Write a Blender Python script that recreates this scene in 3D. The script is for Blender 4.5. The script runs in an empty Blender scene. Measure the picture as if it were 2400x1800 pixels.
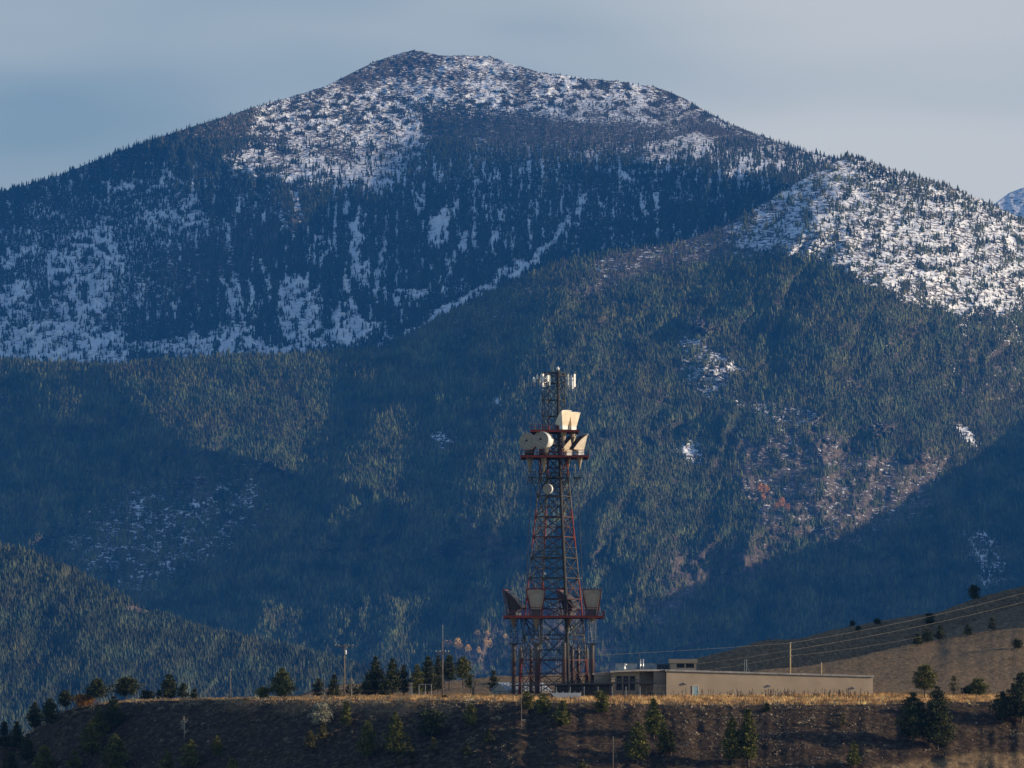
SUN_E = 5.0; SKY_S = 0.15; EXPO = 0.26; DENS = 1.0
HAZE_D = 2.5e-5; HAZE_C = (.034, .25, .80)
CLOUD = (4.15, 4.15, 3.85); VEIL = (.72, 1.35, 1.66); CLOUD_LOC = (2.74, 0.0, 1.66); CLOUD_SC = (4.6, 2, 19)
import bpy, math, random
import numpy as np
from mathutils import Vector, Matrix

SC = bpy.context.scene
COL = SC.collection
F = 12000.0          # focal length in photograph pixels (2400 wide)
EYE = 20.0           # camera height
HROW = 1610.0        # row of eye level
S22 = 2400 / 2212.0  # unit of the sketch the outlines were read from

def X(px, Y): return (px - 1200.0) / F * Y
def Z(row, Y): return EYE + (HROW - row) / F * Y

# ---------------------------------------------------------------- noise
def _hash(ix, iy, seed):
    h = (ix.astype(np.int64) * 374761393 + iy.astype(np.int64) * 668265263 + seed * 982451653) & 0xFFFFFFFF
    h = ((h ^ (h >> 13)) * 1274126177) & 0xFFFFFFFF
    h = (h ^ (h >> 16)) & 0xFFFFFFFF
    return h
def perlin(x, y, seed=0):
    x = np.asarray(x, float); y = np.asarray(y, float)
    ix = np.floor(x); iy = np.floor(y); fx = x - ix; fy = y - iy
    u = fx * fx * fx * (fx * (fx * 6 - 15) + 10); v = fy * fy * fy * (fy * (fy * 6 - 15) + 10)
    def g(a, b):
        ang = _hash(ix + a, iy + b, seed) / 4294967296.0 * 2 * np.pi
        return np.cos(ang) * (fx - a) + np.sin(ang) * (fy - b)
    n0 = g(0, 0) * (1 - u) + g(1, 0) * u
    n1 = g(0, 1) * (1 - u) + g(1, 1) * u
    return (n0 * (1 - v) + n1 * v) * 1.5
def fbm(x, y, seed=0, oct=4, gain=0.5):
    s = 0; a = 1.0; t = 0
    for i in range(oct):
        s = s + a * perlin(x * 2 ** i, y * 2 ** i, seed + i * 17); t += a; a *= gain
    return s / t
def ridged(x, y, seed=0, oct=4, gain=0.5):
    s = 0; a = 1.0; t = 0
    for i in range(oct):
        s = s + a * (1 - 2 * np.abs(perlin(x * 2 ** i, y * 2 ** i, seed + i * 31))); t += a; a *= gain
    return s / t
def sstep(a, b, x):
    t = np.clip((x - a) / (b - a), 0, 1)
    return t * t * (3 - 2 * t)
def pl(x, pts):
    p = np.array(pts, float)
    return np.interp(x, p[:, 0], p[:, 1])
def pls(x, pts, sig=45.0):
    """pl() with its corners rounded"""
    g = np.arange(-900, 3400, 8.0); v = pl(g, pts); k = np.exp(-.5 * (np.arange(-24, 25) * 8.0 / sig) ** 2); k /= k.sum()
    return np.interp(x, g, np.convolve(np.pad(v, 24, 'edge'), k, 'valid'))
def poly(x, y, pts, soft=8.0):
    """1 inside the outline, 0 outside, soft edge"""
    p = np.array(pts, float); n = len(p)
    inside = np.zeros(np.shape(x), bool); dmin = np.full(np.shape(x), 1e9)
    for i in range(n):
        x1, y1 = p[i]; x2, y2 = p[(i + 1) % n]
        cond = ((y1 > y) != (y2 > y)) & (x < (x2 - x1) * (y - y1) / ((y2 - y1) if y2 != y1 else 1e-9) + x1)
        inside ^= cond
        dx, dy = x2 - x1, y2 - y1
        t = np.clip(((x - x1) * dx + (y - y1) * dy) / (dx * dx + dy * dy + 1e-9), 0, 1)
        dmin = np.minimum(dmin, np.hypot(x - x1 - t * dx, y - y1 - t * dy))
    sd = np.where(inside, dmin, -dmin)
    return sstep(-soft, soft, sd)
def stroke(x, y, pts, w, soft=3.0):
    p = np.array(pts, float); d = np.full(np.shape(x), 1e9)
    for i in range(len(p) - 1):
        x1, y1 = p[i]; x2, y2 = p[i + 1]; dx, dy = x2 - x1, y2 - y1
        t = np.clip(((x - x1) * dx + (y - y1) * dy) / (dx * dx + dy * dy + 1e-9), 0, 1)
        d = np.minimum(d, np.hypot(x - x1 - t * dx, y - y1 - t * dy))
    return 1 - sstep(w - soft, w + soft, d)

# ---------------------------------------------------------------- objects
def tag(o, label=None, cat=None, group=None, kind=None):
    if label: o['label'] = label
    if cat: o['category'] = cat
    if group: o['group'] = group
    if kind: o['kind'] = kind
    return o
def thing(name, label, cat, loc=(0, 0, 0), rz=0.0, group=None):
    o = bpy.data.objects.new(name, None); COL.objects.link(o)
    o.location = loc; o.rotation_euler = (0, 0, rz); o.empty_display_size = 0.3
    return tag(o, label, cat, group)
def mesh_np(name, V, Q, mat=None, parent=None, smooth=False, attrs=None):
    """mesh from numpy: V (n,3); Q (m,k) or a list of such arrays; attrs {name:(n,) or (n,4)}"""
    V = np.asarray(V, np.float32); Qs = Q if isinstance(Q, list) else [Q]
    me = bpy.data.meshes.new(name)
    me.vertices.add(len(V)); me.vertices.foreach_set('co', V.ravel())
    nl = sum(q.size for q in Qs); npol = sum(len(q) for q in Qs)
    me.loops.add(nl); me.polygons.add(npol)
    li = np.concatenate([np.asarray(q, np.int32).ravel() for q in Qs])
    tot = np.concatenate([np.full(len(q), q.shape[1], np.int32) for q in Qs])
    st = np.concatenate([[0], np.cumsum(tot)[:-1]]).astype(np.int32)
    me.loops.foreach_set('vertex_index', li)
    me.polygons.foreach_set('loop_start', st)
    me.polygons.foreach_set('loop_total', tot)
    me.polygons.foreach_set('use_smooth', np.full(npol, smooth, bool))
    me.update(calc_edges=True)
    for k, a in (attrs or {}).items():
        a = np.asarray(a, np.float32)
        if a.ndim == 1:
            at = me.attributes.new(k, 'FLOAT', 'POINT'); at.data.foreach_set('value', a)
        else:
            at = me.attributes.new(k, 'FLOAT_COLOR', 'POINT'); at.data.foreach_set('color', a.ravel())
    if mat: me.materials.append(mat)
    o = bpy.data.objects.new(name, me); COL.objects.link(o)
    if parent: o.parent = parent
    return o

class MB:
    """collects shapes that become ONE mesh object"""
    def __init__(s): s.v = []; s.f = []
    def add(s, vs, fs):
        b = len(s.v); s.v += [tuple(v) for v in vs]; s.f += [tuple(i + b for i in f) for f in fs]; return s
    def box(s, x0, x1, y0, y1, z0, z1):
        vs = [(x0, y0, z0), (x1, y0, z0), (x1, y1, z0), (x0, y1, z0), (x0, y0, z1), (x1, y0, z1), (x1, y1, z1), (x0, y1, z1)]
        return s.add(vs, [(0, 3, 2, 1), (4, 5, 6, 7), (0, 1, 5, 4), (1, 2, 6, 5), (2, 3, 7, 6), (3, 0, 4, 7)])
    def hexa(s, vs):
        return s.add(vs, [(0, 3, 2, 1), (4, 5, 6, 7), (0, 1, 5, 4), (1, 2, 6, 5), (2, 3, 7, 6), (3, 0, 4, 7)])
    def tube(s, pts, r, n=6, caps=True):
        """tapered tube through pts; r a number or one per point"""
        pts = [Vector(p) for p in pts]; R = r if isinstance(r, (list, tuple)) else [r] * len(pts)
        b = len(s.v)
        for i, p in enumerate(pts):
            d = (pts[min(i + 1, len(pts) - 1)] - pts[max(i - 1, 0)]).normalized()
            a = Vector((0, 0, 1)) if abs(d.z) < 0.9 else Vector((1, 0, 0))
            u = d.cross(a).normalized(); w = d.cross(u)
            for k in range(n):
                t = 2 * math.pi * (k + .5) / n
                s.v.append(tuple(p + (u * math.cos(t) + w * math.sin(t)) * R[i]))
        for i in range(len(pts) - 1):
            for k in range(n):
                s.f.append((b + i * n + k, b + i * n + (k + 1) % n, b + (i + 1) * n + (k + 1) % n, b + (i + 1) * n + k))
        if caps:
            s.f.append(tuple(b + k for k in range(n))[::-1]); s.f.append(tuple(b + (len(pts) - 1) * n + k for k in range(n)))
        return s
    def bar(s, a, b, w=0.05): return s.tube([a, b], w * 0.7071, 4)
    def lathe(s, prof, n=20, axis=(0, 0, 1), org=(0, 0, 0), closed=True):
        """prof: list of (r, h) along axis"""
        ax = Vector(axis).normalized(); a = Vector((0, 0, 1)) if abs(ax.z) < .9 else Vector((1, 0, 0))
        u = ax.cross(a).normalized(); w = ax.cross(u); o = Vector(org); b = len(s.v)
        for (r, h) in prof:
            for k in range(n):
                t = 2 * math.pi * k / n
                s.v.append(tuple(o + ax * h + (u * math.cos(t) + w * math.sin(t)) * r))
        for i in range(len(prof) - 1):
            for k in range(n):
                s.f.append((b + i * n + k, b + i * n + (k + 1) % n, b + (i + 1) * n + (k + 1) % n, b + (i + 1) * n + k))
        if closed:
            s.f.append(tuple(b + k for k in range(n))[::-1]); s.f.append(tuple(b + (len(prof) - 1) * n + k for k in range(n)))
        return s
    def build(s, name, mat, parent=None, smooth=False, label=None):
        me = bpy.data.meshes.new(name); me.from_pydata(s.v, [], s.f); me.validate(); me.update()
        if smooth: me.polygons.foreach_set('use_smooth', np.ones(len(me.polygons), bool))
        if mat: me.materials.append(mat)
        o = bpy.data.objects.new(name, me); COL.objects.link(o)
        if parent: o.parent = parent
        if label: o['label'] = label
        return o

# ---------------------------------------------------------------- materials
class NT:
    def __init__(s, name):
        s.m = bpy.data.materials.new(name); s.m.use_nodes = True
        s.t = s.m.node_tree; s.t.nodes.clear()
        s.out = s.n('ShaderNodeOutputMaterial'); s.b = s.n('ShaderNodeBsdfPrincipled')
        s.l(s.b.outputs[0], s.out.inputs[0])
    def n(s, t, **k):
        x = s.t.nodes.new(t)
        for a, v in k.items(): setattr(x, a, v)
        return x
    def l(s, a, b): s.t.links.new(a, b)
    def pos(s): return s.n('ShaderNodeNewGeometry').outputs['Position']
    def obj(s): return s.n('ShaderNodeTexCoord').outputs['Object']
    def scale(s, vec, sc, rot=(0, 0, 0)):
        m = s.n('ShaderNodeMapping'); m.inputs['Scale'].default_value = sc; m.inputs['Rotation'].default_value = rot
        s.l(vec, m.inputs['Vector']); return m.outputs[0]
    def noise(s, vec, scale=1.0, detail=4, rough=.55, dist=0):
        x = s.n('ShaderNodeTexNoise'); x.inputs['Scale'].default_value = scale; x.inputs['Detail'].default_value = detail
        x.inputs['Roughness'].default_value = rough; x.inputs['Distortion'].default_value = dist
        s.l(vec, x.inputs['Vector']); return x.outputs['Fac']
    def ramp(s, fac, stops, interp='LINEAR'):
        r = s.n('ShaderNodeValToRGB'); cr = r.color_ramp; cr.interpolation = interp
        while len(cr.elements) < len(stops): cr.elements.new(.5)
        for e, (p, c) in zip(cr.elements, stops):
            e.position = p; e.color = (*c, 1) if len(c) == 3 else c
        s.l(fac, r.inputs[0]); return r.outputs[0]
    def mix(s, fac, a, b):
        x = s.n('ShaderNodeMix', data_type='RGBA')
        for sock, v in ((x.inputs[0], fac), (x.inputs[6], a), (x.inputs[7], b)):
            if isinstance(v, (int, float)): sock.default_value = v
            elif isinstance(v, tuple): sock.default_value = (*v, 1)
            else: s.l(v, sock)
        return x.outputs[2]
    def math(s, op, a, b=0.0, c=None):
        x = s.n('ShaderNodeMath', operation=op)
        for sock, v in zip(x.inputs, (a, b, c)):
            if v is None: continue
            if isinstance(v, (int, float)): sock.default_value = v
            else: s.l(v, sock)
        return x.outputs[0]
    def maprange(s, v, a, b, c=0, d=1):
        x = s.n('ShaderNodeMapRange', interpolation_type='SMOOTHSTEP'); s.l(v, x.inputs[0])
        for i, q in zip((1, 2, 3, 4), (a, b, c, d)):
            if isinstance(q, (int, float)): x.inputs[i].default_value = q
            else: s.l(q, x.inputs[i])
        return x.outputs[0]
    def attr(s, name):
        x = s.n('ShaderNodeAttribute', attribute_name=name); return x
    def bump(s, h, strength=.5, dist=1.0):
        b = s.n('ShaderNodeBump'); b.inputs['Strength'].default_value = strength; b.inputs['Distance'].default_value = dist
        s.l(h, b.inputs['Height']); s.l(b.outputs[0], s.b.inputs['Normal']); return b
    def fin(s, col=None, rough=.8, metal=0., spec=.3):
        if col is not None:
            if isinstance(col, tuple): s.b.inputs['Base Color'].default_value = (*col, 1)
            else: s.l(col, s.b.inputs['Base Color'])
        if isinstance(rough, (int, float)): s.b.inputs['Roughness'].default_value = rough
        else: s.l(rough, s.b.inputs['Roughness'])
        s.b.inputs['Metallic'].default_value = metal
        s.b.inputs['Specular IOR Level'].default_value = spec
        return s.m
def weathered(name, c1, c2, scale=1.5, rough=.7, metal=0., bump=.0, spec=.3):
    t = NT(name); o = t.obj(); n = t.noise(o, scale, 5, .6)
    c = t.ramp(n, [(.35, c1), (.65, c2)])
    if bump: t.bump(t.noise(o, scale * 6, 4), bump, .02)
    return t.fin(c, rough, metal, spec)
# ================================================================ light, air, camera
SUN_EL = math.radians(14.8)
SUN = Vector((math.cos(SUN_EL) * 0.9985, -math.cos(SUN_EL) * 0.055, math.sin(SUN_EL))).normalized()   # from the scene to the sun

cam = bpy.data.cameras.new('camera'); cam_o = bpy.data.objects.new('camera', cam); COL.objects.link(cam_o)
cam_o.location = (0, 0, EYE); cam_o.rotation_euler = (math.radians(90), 0, 0)
cam.sensor_width = 36; cam.lens = 36 * F / 2400; cam.shift_y = (HROW - 900) / 2400
cam.clip_start = 1; cam.clip_end = 60000
SC.camera = cam_o

sl = bpy.data.lights.new('sun', 'SUN'); so = bpy.data.objects.new('sun', sl); COL.objects.link(so)
sl.energy = SUN_E; sl.angle = math.radians(.55); sl.color = (1.0, .80, .56)
so.rotation_euler = (-SUN).to_track_quat('-Z', 'Y').to_euler()

w = bpy.data.worlds.new('World'); SC.world = w; w.use_nodes = True
t = w.node_tree; t.nodes.clear()
def wn(k, **a):
    x = t.nodes.new(k)
    for q, v in a.items(): setattr(x, q, v)
    return x
out = wn('ShaderNodeOutputWorld'); bg = wn('ShaderNodeBackground'); bg.inputs[1].default_value = SKY_S
sky = wn('ShaderNodeTexSky', sky_type='NISHITA', sun_disc=False)
sky.sun_elevation = SUN_EL; sky.sun_rotation = math.atan2(SUN.x, SUN.y); sky.altitude = 1500; sky.air_density = 1.0; sky.dust_density = 1.5; sky.ozone_density = 1.5
# high thin cloud: soft streaks, thickest low over the far skyline
tc = wn('ShaderNodeTexCoord'); sep = wn('ShaderNodeSeparateXYZ'); t.links.new(tc.outputs['Generated'], sep.inputs[0])
mp = wn('ShaderNodeMapping'); mp.inputs['Scale'].default_value = CLOUD_SC; mp.inputs['Rotation'].default_value = (0, math.radians(9), 0); mp.inputs['Location'].default_value = CLOUD_LOC
t.links.new(tc.outputs['Generated'], mp.inputs[0])
nz = wn('ShaderNodeTexNoise'); nz.inputs['Scale'].default_value = 1.0; nz.inputs['Detail'].default_value = 3; nz.inputs['Roughness'].default_value = .42
t.links.new(mp.outputs[0], nz.inputs['Vector'])
cr = wn('ShaderNodeMapRange', interpolation_type='SMOOTHSTEP'); cr.inputs[1].default_value = .30; cr.inputs[2].default_value = .70
t.links.new(nz.outputs['Fac'], cr.inputs[0])
lo = wn('ShaderNodeMapRange', interpolation_type='SMOOTHSTEP'); lo.inputs[1].default_value = .30; lo.inputs[2].default_value = .10; lo.inputs[3].default_value = 0.05; lo.inputs[4].default_value = 1
t.links.new(sep.outputs['Z'], lo.inputs[0])
az = wn('ShaderNodeMapRange', interpolation_type='SMOOTHSTEP'); az.inputs[1].default_value = -.15; az.inputs[2].default_value = .85; az.inputs[3].default_value = .12; t.links.new(sep.outputs['Y'], az.inputs[0])
lz = wn('ShaderNodeMath', operation='MULTIPLY'); t.links.new(lo.outputs[0], lz.inputs[0]); t.links.new(az.outputs[0], lz.inputs[1]); lo = lz
mu = wn('ShaderNodeMath', operation='MULTIPLY'); t.links.new(cr.outputs[0], mu.inputs[0]); t.links.new(lo.outputs[0], mu.inputs[1])
cc = wn('ShaderNodeMix', data_type='RGBA'); t.links.new(mu.outputs[0], cc.inputs[0])
base = wn('ShaderNodeMix', data_type='RGBA'); base.inputs[7].default_value = (*VEIL, 1)
lv = wn('ShaderNodeMath', operation='MULTIPLY'); lv.inputs[1].default_value = .8; t.links.new(lo.outputs[0], lv.inputs[0]); t.links.new(lv.outputs[0], base.inputs[0])
t.links.new(sky.outputs[0], base.inputs[6])
t.links.new(base.outputs[2], cc.inputs[6]); cc.inputs[7].default_value = (*CLOUD, 1)
t.links.new(cc.outputs[2], bg.inputs[0]); t.links.new(bg.outputs[0], out.inputs[0])

SC.view_settings.view_transform = 'Standard'; SC.view_settings.look = 'None'; SC.view_settings.gamma = 1; SC.view_settings.exposure = EXPO
c = SC.cycles
c.max_bounces = 4; c.diffuse_bounces = 2; c.glossy_bounces = 2; c.volume_bounces = 0; c.transparent_max_bounces = 8
c.use_denoising = True; c.caustics_reflective = False; c.caustics_refractive = False
try: c.denoiser = 'OPENIMAGEDENOISE'; c.denoising_prefilter = 'ACCURATE'
except Exception: pass
c.use_adaptive_sampling = False

# the air between here and the mountain
hz = NT('valley_air'); hz.t.nodes.clear()
ho = hz.n('ShaderNodeOutputMaterial'); pv = hz.n('ShaderNodeVolumePrincipled')
pv.inputs['Color'].default_value = (*HAZE_C, 1); pv.inputs['Density'].default_value = HAZE_D
pv.inputs['Anisotropy'].default_value = 0.0
hz.l(pv.outputs[0], ho.inputs['Volume'])
hb = MB().box(-4200, 4200, -900, 16500, -135, 1960)
if HAZE_D > 0: tag(hb.build('haze', hz.m), 'thin blue air filling the valley in front of the mountain', 'haze', kind='stuff')

# ================================================================ far terrain: sheets given by crest, foot and depth
class Sheet:
    def __init__(s, crest, foot, depth, x0, x1): s.crest, s.foot, s.depth, s.x0, s.x1 = crest, foot, depth, x0, x1
    def pt(s, px, t):
        cr = s.crest(px); row = s.foot(px) + (cr - s.foot(px)) * t
        Y = s.depth(px, row)
        return X(px, Y), Y, Z(row, Y), row
    def grid(s, nx, nt, back=(150, 500, 1400)):
        px = np.linspace(s.x0, s.x1, nx)[None, :].repeat(nt, 0); tt = np.linspace(0, 1, nt)[:, None].repeat(nx, 1)
        x, y, z, row = s.pt(px, tt)
        P = np.stack([x, y, z], -1)
        B = []
        for d in back:   # the far side falls away behind the crest
            q = P[-1].copy(); q[:, 0] *= (q[:, 1] + d) / q[:, 1]; q[:, 1] += d; q[:, 2] -= d * .55 + 8; B.append(q[None])
        P = np.concatenate([P] + B, 0)
        row = np.concatenate([row, np.repeat(row[-1:], len(back), 0)], 0); px = np.concatenate([px, np.repeat(px[-1:], len(back), 0)], 0)
        n = P.shape[0]; idx = np.arange(n * nx).reshape(n, nx)
        Q = np.stack([idx[:-1, :-1], idx[:-1, 1:], idx[1:, 1:], idx[1:, :-1]], -1).reshape(-1, 4)
        return P.reshape(-1, 3), Q, px.ravel(), row.ravel()

def sc22(l): return [(a * S22, b * S22) for a, b in l]

# ---- the mountain -------------------------------------------------
A_CREST = sc22([(-500, 590), (-200, 487), (0, 415), (100, 388), (200, 350), (300, 312), (395, 280), (500, 248), (580, 222), (660, 200), (700, 188), (760, 157), (820, 130), (870, 113), (893, 108), (912, 110), (945, 119), (1000, 119), (1060, 122), (1110, 140), (1165, 155), (1250, 168), (1330, 175), (1420, 188), (1470, 208), (1530, 243), (1580, 268), (1650, 295), (1720, 322), (1790, 337), (1850, 352), (1900, 390), (2000, 450), (2400, 620), (2800, 760)])
def a_crest(px): return pl(px, A_CREST) + 2.2 * fbm(px / 22, px * 0 + 3.3, 5, 4)
def a_foot(px): return px * 0 + 1000.0
def a_depth(px, row):
    rb = pls(px, [(0, 300), (520, 390), (880, 415), (1100, 350), (1300, 310), (1500, 300), (1800, 340), (2400, 500)], 60.)
    Y = 11500 + 1.9 * (830 - row)
    Y = Y + 1.9 * np.maximum(rb - row, 0) * sstep(450, 650, px)
    k = sstep(-85, 85, rb - row)
    Y = Y + 1.1 * np.maximum(px - 1950, 0) + (np.minimum(px, 1950) - 520) * (-0.70 * (1 - k) + 0.58 * k)
    # summit knob: its left face turns from the sun
    Y = Y - 22 * np.exp(-((px - 1010) / 130.) ** 2 - ((row - 150) / 70.) ** 2)
    # gullies run down the slope
    wx = px + 26 * fbm(px / 160, row / 160, 21, 3)
    gl = ridged(wx / 58, row / 330, 11, 3)
    Y = Y - 34 * gl * (1 - .97 * k)
    Y = Y - (60 - 50 * k) * fbm(px / 170, row / (230 - 150 * k), 33, 3)
    Y = Y - (15 + 9 * k) * fbm(px / 24, row / 13, 41, 4)
    # crags on the left that catch the sun
    Y = Y - 85 * np.exp(-((px - 690) / 60.) ** 2 - ((row - 530) / 60.) ** 2)
    Y = Y - 85 * np.exp(-((px - 430) / 95.) ** 2 - ((row - 640) / 70.) ** 2)
    return Y
SA = Sheet(a_crest, a_foot, a_depth, -560, 2900)

# ---- the forested spur with the snowy dome ------------------------
B_CREST = sc22([(-500, 765), (0, 778), (120, 782), (240, 788), (350, 778), (500, 768), (640, 765), (760, 757), (830, 750), (880, 722), (940, 690), (1000, 662), (1100, 612), (1200, 568), (1300, 547), (1450, 527), (1560, 492), (1620, 458), (1680, 420), (1740, 384), (1790, 358), (1830, 333), (1870, 347), (1930, 366), (2000, 386), (2060, 406), (2130, 436), (2212, 474), (2400, 560), (2800, 760)])
B_FOOT = 1745.0
R1 = sc22([(240, 770), (265, 820), (350, 900), (470, 975), (600, 1000), (800, 1060), (930, 1130), (1040, 1200), (1085, 1270), (1060, 1340), (1000, 1410), (950, 1480), (930, 1640)])
R2 = sc22([(1190, 560), (1210, 640), (1190, 700), (1180, 800), (1230, 900), (1290, 1000), (1330, 1100), (1330, 1250), (1360, 1400), (1400, 1500), (1420, 1640)])
R3 = sc22([(1640, 430), (1600, 520), (1530, 640), (1500, 760), (1540, 900), (1620, 1000), (1650, 1100), (1600, 1200), (1560, 1300), (1500, 1500), (1480, 1640)])
def _rx(R, row):
    p = np.array(R); return np.interp(row, p[:, 1], p[:, 0])
def b_crest(px): return pl(px, B_CREST) + 2.0 * fbm(px / 20, px * 0 + 9.1, 6, 4)
def b_foot(px): return px * 0 + B_FOOT
def b_depth(px, row):
    yb = pls(px, [(-600, 9350), (0, 9080), (420, 8780), (800, 8640), (1200, 8600), (2400, 8480), (3000, 8600)])
    yc = pls(px, [(-600, 10550), (0, 10450), (900, 10350), (1500, 10500), (1985, 10850), (2400, 11060), (3000, 11420)])
    cr = pls(px, B_CREST, 70.)
    t = np.maximum((B_FOOT - row) / (B_FOOT - cr), 0)
    Y = yb + (yc - yb) * (t ** 1.15)
    wx = px + 85 * fbm(px / 190, row / 150, 61, 4)
    def bump(R, amp, wl, wr, r0, r1):
        d = wx - _rx(R, row)
        f = np.where(d < 0, np.exp(-np.abs(d) / wl), np.exp(-np.abs(d) / wr))
        return amp * f * sstep(r0 - 60, r0 + 60, row) * (1 - sstep(r1 - 80, r1 + 80, row))
    Y = Y - bump(R1, 190, 330, 900, 815, 1290)
    Y = Y - bump(R2, 55, 230, 420, 640, 1800)
    Y = Y - bump(R3, 60, 200, 500, 500, 1350)
    gl = ridged(wx / 130 + row / 400, row / 420, 71, 3)
    Y = Y + .30 * np.maximum(px - 1250, 0) * sstep(600, 950, row)
    for cx, cy, sx_, sy_, am in ((2062, 1008, 48, 24, 75), (2165, 1075, 30, 14, 45), (1640, 765, 42, 18, 60), (1935, 1030, 40, 14, 35), (1660, 870, 40, 20, 40), (425, 1125, 36, 22, 50), (1090, 1215, 40, 14, 30), (1990, 900, 30, 12, 30)):
        Y = Y - am * np.exp(-((px - cx) / sx_) ** 2 - ((row - cy) / sy_) ** 2) * (.45 + .75 * ridged(px / 16, row / 11, 87, 3))
    calm = 1 - .75 * sstep(1900, 2100, px) * sstep(820, 660, row)
    Y = Y - 44 * calm * gl * sstep(0, 160, row - cr)
    Y = Y - 80 * calm * fbm(px / 220 + row / 300, row / 200, 73, 3) * sstep(0, 120, row - cr)
    Y = Y - 13 * fbm(px / 26, row / 18, 75, 3) * sstep(0, 40, row - cr)
    return Y
SB = Sheet(b_crest, b_foot, b_depth, -620, 2950)

# ---- foothill at the lower left -----------------------------------
C_CREST = sc22([(-500, 1080), (-120, 1170), (0, 1183), (60, 1197), (170, 1242), (230, 1275), (300, 1312), (420, 1357), (560, 1387), (700, 1418), (760, 1437), (850, 1463), (1000, 1478), (1120, 1500), (1250, 1560), (1400, 1640)])
def c_crest(px): return pl(px, C_CREST) + 2.5 * fbm(px / 24, px * 0 + 1.7, 7, 4)
def c_foot(px): return px * 0 + 1790.0
def c_depth(px, row):
    cr = pl(px, C_CREST)
    t = (1790 - row) / (1790 - cr)
    Y = 6500 + 900 * t * np.clip((1790 - cr) / 500, .12, 1.4)
    Y = Y + .35 * (px - 400)
    Y = Y - 55 * ridged(px / 150 + row / 260, row / 400, 81, 3) - 16 * fbm(px / 40, row / 30, 83, 3)
    Y = Y - 60 * np.exp(-np.abs(px - 150 - (row - 1400) * .7) / 130.) 
    return Y
SC_ = Sheet(c_crest, c_foot, c_depth, -620, 1500)

# ---- snowy summit far behind at the right edge --------------------
D_CREST = [(2150, 640), (2290, 500), (2335, 475), (2365, 452), (2395, 441), (2420, 436), (2480, 450), (2600, 520), (2800, 600)]
def d_depth(px, row): return 14400 + 2.2 * (640 - row) - .5 * (px - 2400) - 16 * fbm(px / 25, row / 25, 91, 4)
SD = Sheet(lambda px: pl(px, D_CREST) + 2 * fbm(px / 12, px * 0, 8, 3), lambda px: px * 0 + 760, d_depth, 2160, 2790)
# ================================================================ what grows and lies on the far slopes
def warp(px, row, a, s, seed):
    return px + a * fbm(px / s, row / s, seed, 5, .62), row + a * fbm(px / s + 7.7, row / s, seed + 50, 5, .62)

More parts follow.
